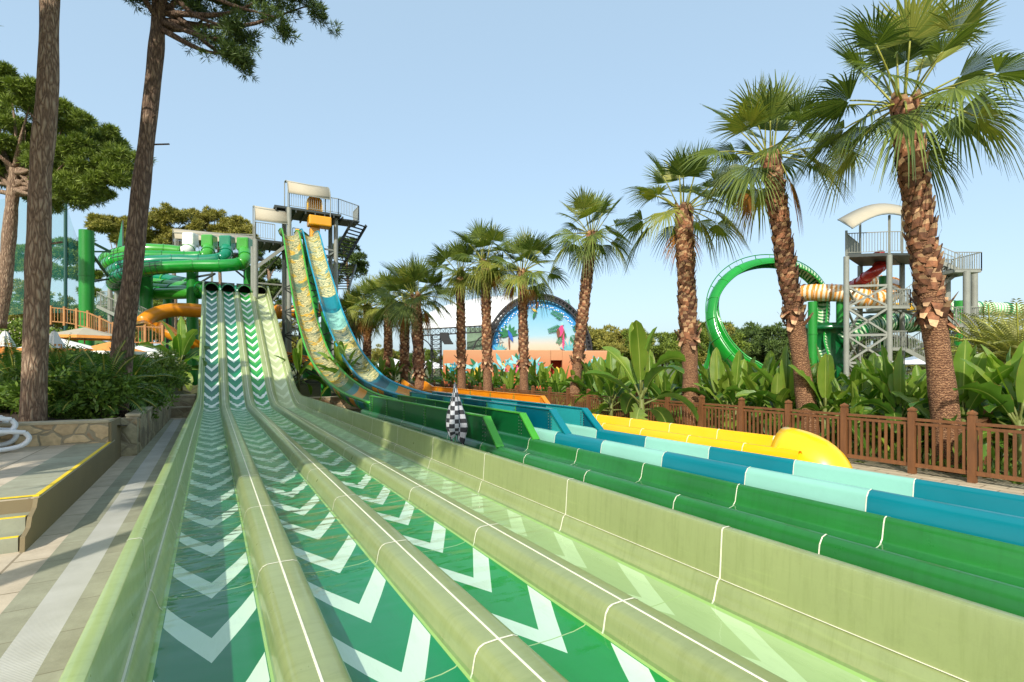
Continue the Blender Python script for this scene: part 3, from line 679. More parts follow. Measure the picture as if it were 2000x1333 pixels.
# orange enclosed slide wound round the chute
O1 = thing('tube_slide', (6, 36, 1.2), 'orange spiral slide starting at the arched yellow portal on top of the tower', 'water slide')
o6 = (6, 36, 1.2)
b = MB(); rows = []
for y in (36.5, 37.1):
    rows.append([(6.0 + math.cos(math.pi * k / 12) * .46, y, 12.42 + (.6 + math.sin(math.pi * k / 12) * .42 if 0 < k < 12 else 0)) for k in range(13)])
b.sweep(rows); b.add(rows[1], [tuple(range(13))]); sh(b, o6).build('portal', M['yellow'], O1, solid=.08)
for q in (((6.3, 36.6, 11.75), (1.45, 1.0, .66)), ((6.05, 36.9, 10.9), (.62, .62, 1.04)), ((6.15, 36.9, 9.7), (.8, .6, 1.3))): sh(MB().box(*q), o6).build('housing', M['amber'], O1, bevel=.08)
path = [at(612, 470, 37.2), at(622, 520, 38), at(640, 580, 38.4), at(628, 604, 38), at(600, 609, 37.6), at(540, 610, 37.2), at(470, 612, 36.6), at(400, 608, 35.6), at(340, 606, 34.4), at(300, 616, 33.2), at(278, 632, 32.2), ]
P = catmull(path, 7); tb = MB().tube(P, .47, 14); sh(tb, o6).build('tube', M['orange'], O1, True)
P2 = catmull([at(300, 628, 31.0), at(330, 644, 30.4), at(370, 662, 30.6), at(420, 676, 31.5), at(480, 682, 32.0), at(560, 690, 31.5), at(610, 704, 30.5), at(660, 716, 29.3), at(700, 728, 28.5), at(745, 742, 27.5), at(790, 752, 27), at(812, 762, 26)], 7)
def trough(P, r, sc=1.0):
    rows = []; 
    for i, p in enumerate(P):
        T = (P[min(i + 1, len(P) - 1)] - P[max(i - 1, 0)]).normalized(); sd_ = T.cross(Vector((0, 0, 1))).normalized(); up = sd_.cross(T)
        rows.append([p + sd_ * (math.cos(a) * r) - up * (math.sin(a) * r * sc) for a in [math.pi * k / 12 for k in range(13)]])
    return rows
P2 = [at(278, 632, 32.2)] + P2
rw = trough(P2, .5); b = MB().sweep(rw); sh(b, o6).build('trough', M['orange'], O1, True, solid=.04)
b = MB(); b.tube([r[0] for r in rw], .04, 6); b.tube([r[-1] for r in rw], .04, 6)
for i in (6, 20, 34): b.tube(P[i:i + 2], .53, 14)
sh(b, o6).build('flange', M['orange'], O1, True)
b = MB()
for p in (P[30], P[44], P[58], P2[20], P2[50]): sh(MB().tube([(p.x, p.y, hill(p.x, p.y) - .1), (p.x, p.y, p.z - .45)], .09, 8), o6).build('support_leg', M['dsteel'], O1, 'auto')
# green columns with slanted tops
def column(px, top, D, r, label, base=None, slant=0, arms=()):
    p = at(px, top, D); z0 = hill(p.x, p.y) - .1 if base is None else base
    t = thing('support_column', (p.x, p.y, z0), label, 'column', 'green support columns')
    h = p.z - z0; n = 18; b = MB()
    lo = [(math.cos(2 * math.pi * k / n) * r, math.sin(2 * math.pi * k / n) * r, 0) for k in range(n)]
    hi = [(x, y, h + slant * (x / r) * .5) for x, y, _ in lo]
    b.sweep([lo, hi], closed=True); b.add(hi, [tuple(range(n))]); b.build('shaft', M['column'], t, 'auto')
    for z in (h * .33, h * .66): MB().tube([(0, 0, z - .05), (0, 0, z + .05)], r + .03, 18).build('flange', M['column'], t, 'auto')
    if arms:
        a = MB()
        for q in arms:
            q = Vector(q) - t.location; a.bar((0, 0, min(q.z + (1.2 if q.z < h - 1.3 else -.2), h - .1)), q, .12); a.bar((0, 0, max(.3, q.z - .9)), q, .10)
        a.build('bracket', M['dsteel'], t)
    return t
column(169, 451, 30, .37, 'thick green column standing free left of the leaning pine', arms=(at(215, 492, 34), at(215, 545, 34)))
column(285, 505, 37, .42, 'thick green column behind the leaning pine under the tube bend', arms=(at(330, 515, 36), at(250, 530, 36)))
column(376, 520, 37.5, .38, 'thick green column just left of the racing slide top', arms=(at(420, 535, 37),))
column(486, 520, 40, .38, 'green column under the inlets, behind the tunnel mouths', arms=(at(450, 520, 38.5),))
column(329, 560, 41, .36, 'dark green column between the two thick ones below the tubes')
column(558, 455, 37.5, .16, 'slim green post along the left rim of the leaf printed chute')
column(600, 460, 35.6, .30, 'green column top between the leaf printed chute and the blue chute', slant=-.5)
column(612, 514, 33.2, .33, 'green column with a slanted top midway between the twin chutes', slant=-.9)
column(637, 618, 28.5, .27, 'short green column low between the twin chutes', slant=-.5)
b = MB()
# lattice under the twin chutes
LT = thing('lattice_mast', (4.8, 33, 1), 'dark steel lattice bracing under the twin chutes', 'steel frame')
for z0 in np.arange(1, 8, 1.4):
    b.bar((3.7, 33.2, z0), (6.0, 33.2, z0 + 1.4), .07); b.bar((6.0, 33.2, z0), (3.7, 33.2, z0 + 1.4), .07); b.bar((3.7, 33.2, z0), (6, 33.2, z0), .07)
for x, y, z in ((3.7, 33.2, 8.3), (6.0, 33.2, 8.6)): b.bar((x, y, 0), (x, y, z), .13)
sh(b, (4.8, 33, 1)).build('lattice', M['dsteel'], LT); b = MB()
for z0 in np.arange(1, 4, 1.0):
    b.bar((3.8, 28, z0), (5.9, 28.4, z0 + 1), .06); b.bar((5.9, 28.4, z0), (3.8, 28, z0 + 1), .06)
for x, y, z in ((3.8, 28, 3.3), (5.9, 28.4, 4.3)): b.bar((x, y, 0), (x, y, z), .13)
sh(b, (4.8, 33, 1)).build('lattice', M['dsteel'], LT)
# four enclosed green tubes
def tubeslide(pix, label, mats, name='tube_slide', r=.42):
    pts = [at(*p) for p in pix]; t = thing(name, pts[0], label, 'water slide', 'green tube slides feeding the racing slide'); o = tuple(pts[0])
    P = catmull(pts, 6); N = len(P)
    # inlet hood
    c = pts[0]; b = MB(); b.box((c.x, c.y, c.z + .35), (.85, .8, .95), rz=-YAW); sh(b, o).build('inlet', mats[0], t, bevel=.12)
    cut = [0, int(N * .12), int(N * .42), int(N * .62), int(N * .8), N - 1]
    for j in range(5):
        seg = P[cut[j]:cut[j + 1] + 1]
        sh(MB().tube(seg, r, 14), o).build('tube', mats[min(j, len(mats) - 1)], t, True)
    for i in range(3, N - 1, 5): sh(MB().tube([P[i].lerp(P[i + 1], .2), P[i].lerp(P[i + 1], .45)], r + .045, 14), o).build('flange', mats[1], t, 'auto')
    g_ = MB()
    for i in range(int(N * .35), int(N * .62)): g_.tube([P[i].lerp(P[i + 1], .2), P[i].lerp(P[i + 1], .3)], r + .02, 12)
    for a in (.2, 1.1, 2.0):
        seg = P[int(N * .35):int(N * .62)]; 
        g_.tube([p + Vector((0, 0, math.sin(a) * (r + .02))) + (p - at(300, p.z, 37)).normalized().cross(Vector((0, 0, 1))) * 0 + Vector((-sn, -cs, 0)) * math.cos(a) * (r + .02) for p in seg], .018, 5)
    sh(g_, o).build('mesh_band', M['dsteel'], t); return t
tubeslide([(372, 478, 38), (362, 492, 37.4), (330, 490, 37), (280, 488, 36.5), (235, 495, 36.5), (205, 508, 37.6), (215, 520, 39.5), (260, 536, 40.5), (320, 545, 40), (375, 556, 38.5), (412, 568, 36), (418, 572, 34.2)], 'green tube slide with a white inlet, leftmost of the four inlets under the canopy', [M['tubeW'], M['tubeC'], M['tubeA'], M['tubeB'], M['tubeA']])
tubeslide([(409, 482, 37.6), (402, 500, 36.8), (370, 503, 36.4), (320, 502, 35.8), (260, 503, 35.2), (215, 513, 35.6), (213, 525, 38), (250, 545, 39.5), (320, 556, 39.5), (390, 562, 37.6), (432, 568, 35.5), (437, 572, 34.4)], 'enclosed tube slide with a bright green inlet, second from the left', [M['tubeC'], M['tubeA'], M['tubeA'], M['tubeC'], M['tubeB']])
tubeslide([(444, 484, 37.2), (437, 503, 36.2), (400, 510, 35.6), (340, 510, 35), (275, 514, 34.4), (228, 526, 34.8), (222, 538, 37), (260, 560, 38.6), (330, 566, 38.8), (410, 568, 37), (457, 569, 35.5), (464, 573, 34.6)], 'enclosed tube slide with a teal inlet, third from the left', [M['tubeB'], M['tubeB'], M['tubeB'], M['tubeA'], M['tubeB']])
tubeslide([(478, 488, 36.8), (476, 512, 35.8), (440, 519, 35), (380, 520, 34.4), (310, 524, 33.6), (250, 534, 33.2), (222, 548, 34.4), (240, 566, 37), (300, 574, 38), (400, 572, 37.6), (480, 570, 36.2), (492, 574, 34.8)], 'enclosed tube slide with a grass green inlet beside the tower, lowest of the four', [M['tubeC'], M['tubeA'], M['tubeB'], M['tubeC'], M['tubeA']])
# deck with canopy behind the inlets
DK = thing('inlet_deck', at(415, 500, 39.5), 'grey railed deck under a long low cream canopy behind the tube slide inlets', 'deck'); o = tuple(DK.location)
a, b2 = at(338, 492, 40), at(494, 498, 38); fw = Vector((sn, cs, 0))
b = MB(); b.add([a, b2, b2 + fw * 2, a + fw * 2], [(0, 1, 2, 3)]); sh(b, o).build('platform', M['dsteel'], DK, solid=.15)
b = MB(); railing(b, [a, b2], 1.5); railing(b, [a, a + fw * 2], 1.5); sh(b, o).build('railing', M['steel'], DK)
c0, c1, c2, c3 = at(338, 447, 41), at(494, 462, 39), at(494, 477, 37.6), at(342, 466, 39.4)
b = MB(); b.sweep([[c0.lerp(c1, t_) for t_ in (0, .5, 1)], [c0.lerp(c1, t_).lerp(c3.lerp(c2, t_), .5) + Vector((0, 0, .12)) for t_ in (0, .5, 1)], [c3.lerp(c2, t_) for t_ in (0, .5, 1)]]); sh(b, o).build('canopy', M['canvas'], DK, True, solid=.03)
b = MB()
for q in (c0, c1, c3, c2, c0.lerp(c1, .5), c3.lerp(c2, .6)): b.bar(q, (q.x, q.y, a.z - .05), .08)
sh(b, o).build('canopy_frame', M['steel'], DK)
for q in (a, b2, a.lerp(b2, .5)): sh(MB().bar(q, (q.x, q.y, hill(q.x, q.y)), .16), o).build('post', M['steel'], DK)
# grey posts and stair under the bend, by the net
b = MB(); t = thing('access_stair', at(215, 600, 36), 'grey access stair with railing below the tube bend', 'stairs'); o = tuple(t.location)
rl = MB(); stairs(b, rl, at(205, 600, 36), at(300, 645, 34), 1.0); railing(rl, [at(196, 600, 36), at(216, 600, 35.5)], 1.1); sh(rl, o).build('railing', M['steel'], t)
for px in (215, 228): q = at(px, 540, 35.5); b.tube([q, (q.x, q.y, 2)], .14, 8)
sh(b, o).build('stair_flight', M['steel'], t)
# ---------------------------------------------------------------- left terrace: deck, steps, planter
def gsh(o): return (o.location.x, o.location.y, o.location.z)
DKZ = .45
t = thing('sun_deck', (-3, 9.5, 0), 'raised paved sun deck with yellow edged steps at its near right corner', 'terrace'); o = gsh(t)
sh(MB().box((-5.9, 10.2, .222), (8.48, 5.2, .444)), o).build('side_wall', M['concrete'], t)
sh(MB().box((-5.9, 10.2, DKZ + .0015 - .001), (8.48, 5.2, .012)), o).build('deck_paving', M['pave'], t)
sh(MB().box((-1.93, 10.2, DKZ + .008), (.54, 5.2, .006)), o).build('deck_border', M['slatep'], t)
sh(MB().box((-1.69, 10.2, DKZ + .014), (.05, 5.2, .008)), o).build('nosing', M['nosing'], t)
sh(MB().box((-5.9, 7.63, DKZ + .022), (8.48, .045, .008)), o).build('nosing', M['nosing'], t)
for k, (y, z) in enumerate(((7.36, .30), (7.12, .15))):
    sh(MB().box((-5.93, y + .12 - .001 * k, z / 2), (8.42, .24, z)), o).build('step', M['slate'], t)
    sh(MB().box((-5.93, y + .025, z + .004), (8.42, .04, .008)), o).build('nosing', M['nosing'], t)
# side cheek of the steps, slanting between treads
ck = MB(); pts = [(7.60, .45), (7.56, .45), (7.50, .36), (7.37, .31), (7.34, .30), (7.28, .2), (7.14, .16), (7.10, .15), (7.08, 0), (7.60, 0)]
ck.add([(-1.66, y, z) for y, z in pts] + [(-1.70, y, z) for y, z in pts], [tuple(range(10)), tuple(range(19, 9, -1))] + [(i, i + 10, (i + 1) % 10 + 10, (i + 1) % 10) for i in range(10)]); sh(ck, o).build('step_cheek', M['concrete'], t)
# planter walls
t = thing('planter', (-3, 18, 0), 'stone walled planter holding the shrubs and the two tall bare pine trunks', 'planter'); o = gsh(t)
def W_(a, b, z0, z1, th, m, cap=.05, ov=.03):
    a = Vector(a); b = Vector(b); d = (b - a); Mx = Vector((d.x, d.y, 0)).to_track_quat('X', 'Z').to_matrix(); c = (a + b) / 2
    sh(MB().box((c.x, c.y, (z0 + z1) / 2), (d.length, th, z1 - z0), M=Mx), o).build('stone_wall', m, t)
    if cap: sh(MB().box((c.x, c.y, z1 + cap / 2 + .002), (d.length + ov, th + ov, cap), M=Mx), o).build('coping', M['coping'], t, bevel=.008)
W_((-7.5, 13.0, 0), (-1.70, 12.55, 0), .42, .84, .30, M['stone'])
W_((-1.69, 12.42, 0), (-1.69, 13.62, 0), 0, .845, .05, M['concrete'], 0)
W_((-2.0, 13.80, 0), (-1.39, 13.80, 0), 0, .80, .34, M['stone2'], 0)
W_((-1.50, 13.98, 0), (-1.42, 22.95, 0), 0, .82, .24, M['stone2'])
W_((-1.52, 23.1, 0), (-.55, 23.1, 0), 0, .36, .3, M['stone2'])
W_((-1.52, 23.35, 0), (-.55, 23.35, 0), .3, .80, .2, M['stone2'])
W_((-3.4, 23.3, 0), (-1.46, 23.3, 0), .5, 1.35, .25, M['stone2'])
b = MB(); xs = np.linspace(-14, -1.55, 26); ys2 = np.linspace(13.1, 24, 22)
b.sweep([[(x, y if x > -7 or y > 13.2 else y - .4, .74 + .10 * math.sin(x * 2.1 + y) + (.9 * ss(-x, 3, 8) + .5 * ss(y, 17, 23)) * ss(y, 13.1, 15)) for x in xs] for y in ys2]); sh(b, o).build('soil_bed', M['soil'], t, True)
W_((3.3, 23.6, 0), (9.0, 23.9, 0), 0, .55, .3, M['stone'])
# ---------------------------------------------------------------- sun loungers on the deck
def lounger():
    t = thing('sun_lounger', (0, 0, 0), 'x', 'sun lounger', 'white sun loungers on the deck')
    for s in (-.32, .32):
        P = catmull([(s, 0, .30), (s, .35, .34), (s, .8, .31), (s, 1.3, .24), (s, 1.75, .30), (s, 2.0, .20), (s, 1.85, .06), (s, 1.4, .03), (s, .6, .03), (s, .1, .06), (s, -.05, .18), (s, 0, .30)], 5)
        b = MB(); rows = []
        for i, p in enumerate(P):
            T = (P[min(i + 1, len(P) - 1)] - P[max(i - 1, 0)]).normalized(); n = Vector((1, 0, 0)).cross(T)
            rows.append([p + Vector((-.03, 0, 0)) + n * .035, p + Vector((.03, 0, 0)) + n * .035, p + Vector((.03, 0, 0)) - n * .035, p + Vector((-.03, 0, 0)) - n * .035])
        b.sweep(rows, closed=True); b.build('side_rail', M['plast'], t, True)
    b = MB()
    for k in range(24): y = .03 + k * .078; b.box((0, y, interp(y, [(0, .31), (.35, .35), (.8, .32), (1.3, .25), (1.75, .31), (2, .2)])), (.60, .058, .018))
    b.build('seat_slats', M['plast'], t); return t
L0 = lounger(); tr_ = tree_of(L0)
L0.location = at(36, 897, 9.0).xy.to_3d() + Vector((0, 0, DKZ + .03)); L0.rotation_euler.z = R(118); L0['label'] = 'white plastic sun lounger whose end shows beside the stone planter wall, nearest the steps'
p = at(26, 874, 9.6); dup(L0, (p.x, p.y, DKZ + .03), R(112), 'white plastic sun lounger behind the nearest one, against the stone planter wall', tree=tr_)
p = at(20, 884, 9.2); dup(L0, (p.x - .05, p.y, DKZ + .24), R(115), 'white plastic sun lounger stacked askew on top of the other two', tree=tr_)
# ---------------------------------------------------------------- brown wooden fence by the palms
rnd = random.Random(4)
F1 = thing('wooden_fence', (10.82, 10, 0), 'long brown wooden picket fence running along the slides in front of the palms', 'fence'); o = gsh(F1)
fy = [2.2, 3.44] + [4.28 + 1.14 * k for k in range(25)]
def panel(mb, p, q, zt=.97, zb=.16):
    p = Vector(p); q = Vector(q); d = q - p; L = d.length
    mb.bar(p + Vector((0, 0, zt)), q + Vector((0, 0, zt)), .07, .045); mb.bar(p + Vector((0, 0, zt - .075)), q + Vector((0, 0, zt - .075)), .035, .05); mb.bar(p + Vector((0, 0, zb)), q + Vector((0, 0, zb)), .045, .07)
    n = max(2, int(L / .096))
    for k in range(1, n + 1): c = p + d * ((k - .5) / n); mb.bar(c + Vector((0, 0, zb)), c + Vector((0, 0, zt - .09)), .042, .028)
def post(mb, x, y, z=1.10, w=.105):
    mb.box((x, y, z / 2), (w, w, z)); mb.box((x, y, z + .012), (w * .8, w * .8, .03)); mb.box((x, y, z + .04), (w * 1.05, w * 1.05, .03)); mb.add([(x - w / 2, y - w / 2, z + .056), (x + w / 2, y - w / 2, z + .056), (x + w / 2, y + w / 2, z + .056), (x - w / 2, y + w / 2, z + .056), (x, y, z + .10)], [(0, 1, 4), (1, 2, 4), (2, 3, 4), (3, 0, 4)])
for i, y in enumerate(fy):
    b = MB(); post(b, 10.82, y); sh(b, o).build('post', M['wood'], F1)
    if i: b = MB(); panel(b, (10.82, fy[i - 1] + .055, 0), (10.82, y - .055, 0)); sh(b, o).build('panel', M['wood'], F1)
b = MB(); post(b, 12.35, 3.7); sh(b, o).build('post', M['wood'], F1); b = MB(); panel(b, (10.88, 3.46, 0), (12.3, 3.7, 0)); sh(b, o).build('panel', M['wood'], F1)
def wfence(pts, label, h=1.0):
    t = thing('wooden_fence', pts[0], label, 'fence'); o = tuple(pts[0])
    for i, p in enumerate(pts):
        sh(MB().box((p[0], p[1], p[2] + h / 2), (.12, .12, h * 1.15), rz=-YAW), o).build('post', M['woodl'], t)
        if i:
            b = MB(); p0, p1 = Vector(pts[i - 1]), Vector(p); up = Vector((0, 0, h))
            b.bar(p0 + up * .95, p1 + up * .95, .08, .05); b.bar(p0 + up * .12, p1 + up * .12, .05, .06); n = int((p1 - p0).length / .17)
            for k in range(1, n): c = p0.lerp(p1, k / n); b.bar(c + up * .12, c + up * .93, .09, .03)
            sh(b, o).build('panel', M['woodl'], t)
wfence([at(250, 673, 27), at(284, 674, 27), at(318, 675, 27)], 'short light brown picket fence between the leaning pine and the banana plant')
wfence([at(150, 640, 29), at(172, 644, 29), at(196, 655, 28.5), at(222, 668, 28)], 'light brown picket fence stepping down left of the leaning pine, by the green column')
wfence([at(100, 632, 31), at(126, 634, 31), at(150, 638, 31)], 'light brown picket fence behind the pink flowering shrubs')
# ---------------------------------------------------------------- checkered flag
t = thing('checkered_flag', (3.46, 7.75, 0), 'furled black and white checkered flag hanging beside the pale right wall', 'flag'); o = gsh(t)
MB().tube([(0, 0, 0), (0, 0, 1.66)], .012, 8).build('pole', M['steel'], t)
b = MB(); rows = []; uvs = []; nk = 40
for i in range(15):
    s_ = i / 14; z = 1.63 - .93 * s_; row = []; uv = []
    for k in range(nk + 1):
        a = 2 * math.pi * k / nk; rr = (.018 + .125 * math.sin(min(1, s_ / .8) * math.pi / 2) ** 1.3 * (1 - .45 * max(0, s_ - .8) / .2)) * (1 + .42 * math.sin(3 * a + 1.2 + s_ * 1.5) * min(1, s_ * 2) + .15 * math.sin(7 * a))
        row.append((math.cos(a) * rr + .02 * s_, math.sin(a) * rr, z - (.09 * math.sin(a * 2.0 + 2.2) * max(0, s_ - .8) / .2))); uv.append((k / nk, s_))
    rows.append(row); uvs.append(uv)
b.sweep(rows, uvs=uvs); b.build('cloth', M['check'], t, True)
# ---------------------------------------------------------------- foliage builders
def unit(a): return a / np.maximum(np.linalg.norm(a, axis=1, keepdims=True), 1e-9)
def blades(C, D, L, Wd, rng, jit=.2):
    """narrow rhombus leaves: base C, direction D, length L, width Wd"""
    n = len(C); D = unit(D + rng.normal(0, jit, (n, 3))); Sd = unit(np.cross(D, rng.normal(0, 1, (n, 3)))); L = np.broadcast_to(L, (n,))[:, None]; Wd = np.broadcast_to(Wd, (n,))[:, None]
    V = np.stack([C, C + D * L * .45 + Sd * Wd / 2, C + D * L, C + D * L * .45 - Sd * Wd / 2], 1).reshape(-1, 3)
    return V, np.arange(n * 4).reshape(n, 4)
def clump_pts(cl, n, rng, up=.35, shell=.55):
    """n points in ellipsoid clumps [(center, radii)], with outward directions"""
    q_ = random.Random(len(cl) * 7 + n)
    if len(cl) > 1 and cl[0][1][0] > .2: cl = [(Vector(c) + Vector([q_.gauss(0, .5) * e for e in r]), [e * q_.uniform(.26, .56) for e in r]) for c, r in cl for _ in range(9)]
    vol = np.array([r[0] * r[1] for c, r in cl]) ** 1; idx = rng.choice(len(cl), n, p=vol / vol.sum())
    c = np.array([tuple(q[0]) for q in cl])[idx]; r = np.array([tuple(q[1]) for q in cl])[idx]
    d = unit(rng.normal(0, 1, (n, 3)) + np.array([0, 0, up])); rad = (shell + (1 - shell) * rng.random((n, 1)) ** .5) 
    return c + d * r * rad, d
def pine_crown(name, clumps, n, parent, m, origin, L=.2, Wd=.05, k=7, seed=1, up=.35):
    rng = np.random.default_rng(seed); C, D = clump_pts(clumps, n, rng, up, .35)
    C = np.repeat(C, k, 0); D = np.repeat(D * .6 + np.array([0, 0, .35]), k, 0)
    V, F = blades(C, D, L * (.7 + .6 * rng.random(len(C))), Wd, rng, .75)
    return npmesh(name, V - np.array(origin), F, m, parent)
def limb(P, r0, r1, n=8, wob=.0, seed=0):
    rr = random.Random(seed); Q = catmull(P, 6); ph = rr.random() * 9
    return Q, (lambda t: (r0 + (r1 - r0) * t) * (1 + wob * math.sin(t * 23 + ph) + wob * .6 * math.sin(t * 51 + ph)))
def pine_tree(label, pts, r0, r1, clumps, n, mm='pine', bark='bark', L=.2, Wd=.05, k=7, seed=1, name='pine_tree', group=None, stubs=0, branches=True, bseg=14):
    t = thing(name, pts[0], label, 'tree', group); o = tuple(pts[0]); Q, rf = limb(pts, r0, r1, wob=.05, seed=seed)
    b = MB().tube(Q, rf, bseg); rr = random.Random(seed)
    if branches:
        for i, (c, r) in enumerate(clumps):
            c = Vector(c); a = Q[int(len(Q) * (.72 + .26 * rr.random()))] if len(clumps) > 3 else Q[-1]
            mid = a.lerp(c, .55) + Vector((rr.uniform(-.2, .2), rr.uniform(-.2, .2), -.1 * (c - a).length)); b.tube(catmull([a, mid, c], 4), lambda t_: r1 * .55 * (1 - t_) + .015, 5)
    for i in range(stubs):
        q = Q[int(len(Q) * rr.uniform(.1, .95))]; a = rr.uniform(0, 6.28); d = Vector((math.cos(a), math.sin(a), .25)); b.tube([q + d * r1 * .8, q + d * (r1 + rr.uniform(.12, .4))], .022, 5)
    sh(b, o).build('trunk', M[bark], t, True)
    if n: pine_crown('crown', clumps, n, t, M[mm], o, L, Wd, k, seed)
    return t
def cl(px, py, D, r, sq=.7): return (at(px, py, D), (r, r, r * sq))
# the two bare trunks in the planter
rr = random.Random(11)
pine_tree('straight thick grey pine trunk rising out of the planter at the far left', [at(64, 850, 10.4), at(72, 600, 10.4), at(76, 480, 10.4), at(80, 330, 10.5), at(93, 180, 10.6), at(97, 0, 10.8), at(100, -160, 11), at(104, -300, 11)], .215, .15,
          [(at(104 + rr.uniform(-150, 230), -380 + rr.uniform(-90, 60), 11 + rr.uniform(-2, 2)), (1.0, 1.0, .5)) for _ in range(9)], 1500, stubs=7, seed=3, bseg=20)
c2 = [(330, -10), (370, 10), (410, 30), (440, 5), (455, 55), (490, 25), (470, 85), (520, -5), (540, 35), (575, 0), (500, -40), (420, -50), (350, -60), (290, -30), (262, -8), (600, 12), (455, 105), (465, 120), (395, 70), (430, 75), (560, -60), (240, -60), (380, -90)]
CL2 = [(at(x, y, 12.8 + rr.uniform(-.8, .8)), (.36 + .12 * rr.random(),) * 2 + (.22,)) for x, y in c2] + [(at(rr.uniform(200, 560), rr.uniform(-330, -120), 12.8 + rr.uniform(-2, 2)), (.9, .9, .5)) for _ in range(10)]
pine_tree('leaning dark pine trunk in the planter, its needled crown hanging into the sky', [at(228, 820, 12.6), at(243, 640, 12.6), at(258, 540, 12.6), at(272, 400, 12.7), at(288, 260, 12.8), at(303, 120, 12.8), at(309, 40, 12.8), at(312, -60, 12.8), at(320, -220, 12.8)], .235, .13, CL2, 8500, mm='pined', bark='barkd', L=.17, Wd=.02, k=9, stubs=9, seed=5, bseg=20)
# umbrella pine behind at the left edge
out = [(20, 165), (0, 190), (60, 200), (100, 215), (130, 235), (165, 255), (190, 280), (210, 300), (150, 290), (100, 270), (50, 250), (10, 240), (-20, 280), (30, 300), (80, 320), (130, 330), (180, 335), (218, 325), (226, 308), (215, 350), (170, 370), (120, 365), (70, 355), (20, 345), (-25, 340), (145, 385), (185, 380), (-40, 200), (-50, 260), (95, 378), (-70, 320)]
pine_tree('broad rounded umbrella pine with a dense bright crown behind the left trunk', [at(-5, 640, 23), at(8, 560, 23), at(18, 460, 23), at(25, 380, 23), at(30, 330, 23)], .30, .2, [(at(x, y, 23 + rr.uniform(-1.5, 1.5)), (.62 + .25 * rr.random(),) * 2 + (.5,)) for x, y in out], 28000, L=.24, Wd=.034, k=7, seed=8)
# background pines on the left
bgp = [([(200, 440), (225, 432), (250, 450), (212, 455), (240, 470), (270, 440)], 50, 'pineo', 'spreading olive crowned pine behind the thick green column', 228, 620),
       ([(300, 432), (330, 425), (360, 430), (310, 460), (345, 455), (375, 450), (330, 480), (290, 475)], 52, 'pineo', 'wide olive crowned pine behind the long low canopy, left one', 335, 620),
       ([(395, 428), (420, 425), (445, 435), (465, 448), (400, 455), (430, 455), (480, 455), (380, 470), (450, 470)], 54, 'pineo', 'wide olive crowned pine behind the long low canopy, right one', 425, 620),
       ([(505, 500), (520, 530), (540, 520), (530, 560), (515, 585), (545, 600), (500, 545), (550, 570)], 48, 'pined', 'dark pine behind the tower, right of the racing slide top', 525, 640),
       ([(660, 490), (680, 480), (690, 505), (665, 520), (650, 530), (685, 535), (700, 520), (655, 550), (672, 478)], 52, 'pined', 'slender dark pine with open branches right of the tower', 677, 700),
       ([(60, 490), (90, 480), (120, 500), (40, 520), (80, 520), (20, 500), (110, 530), (140, 480)], 60, 'pine', 'pale trunked trees behind the net pole at the left', 55, 610),
       ([(150, 500), (165, 540), (140, 530), (180, 570)], 58, 'pine', 'small green tree behind the net, left of the green column', 160, 620)]
for i, (ps, D, mm, lb, bx, by) in enumerate(bgp):
    C = [(at(x, y, D + rr.uniform(-1, 1)), (((.55 if i in (3, 4) else 1.0)) * (1.1 + .4 * rr.random()),) * 2 + (.5 if i in (3, 4) else .65,)) for x, y in ps]
    b0 = at(bx, by, D); b0.z = hill(b0.x, b0.y) - .3; top = at(bx, min(p[1] for p in ps) + 30, D)
    pine_tree(lb, [b0, b0.lerp(top, .5) + Vector((.3, 0, 0)), top], .28, .12, C, 2600 if i in (3, 4) else 5600, mm=mm, bark='bark', L=.36, Wd=.075, k=5, seed=20 + i, bseg=8)
# off frame pines at the left that shade the planter and the lanes
for i, (x, y, h) in enumerate(((-6.6, 1.4, 9.6), (-8.2, 6.8, 10.5), (-6.0, 10.6, 11.0), (-9.5, 2.5, 10.0), (-5.2, 6.6, 11.4), (-10.5, 12, 10), (-8, 16.5, 9.5))):
    C = [(Vector((x + rr.uniform(-2.4, 2.4), y + rr.uniform(-2.4, 2.4), h + rr.uniform(-.8, 1.3))), (1.0, 1.0, .5)) for _ in range(14)]
    pine_tree(['lone pine outside the picture, nearest the camera', 'pine outside the picture beside the sun deck', 'pine outside the picture at the planter corner', 'pine outside the picture farthest left near the camera', 'pine outside the picture over the sun loungers', 'pine outside the picture behind the sun deck', 'pine outside the picture behind the planter'][i], [(x, y, 0), (x + .2, y, h * .5), (x, y, h)], .22, .13, C, 4600, mm='pined', L=.34, Wd=.09, k=7, seed=40 + i, group='pines outside the picture on the left')
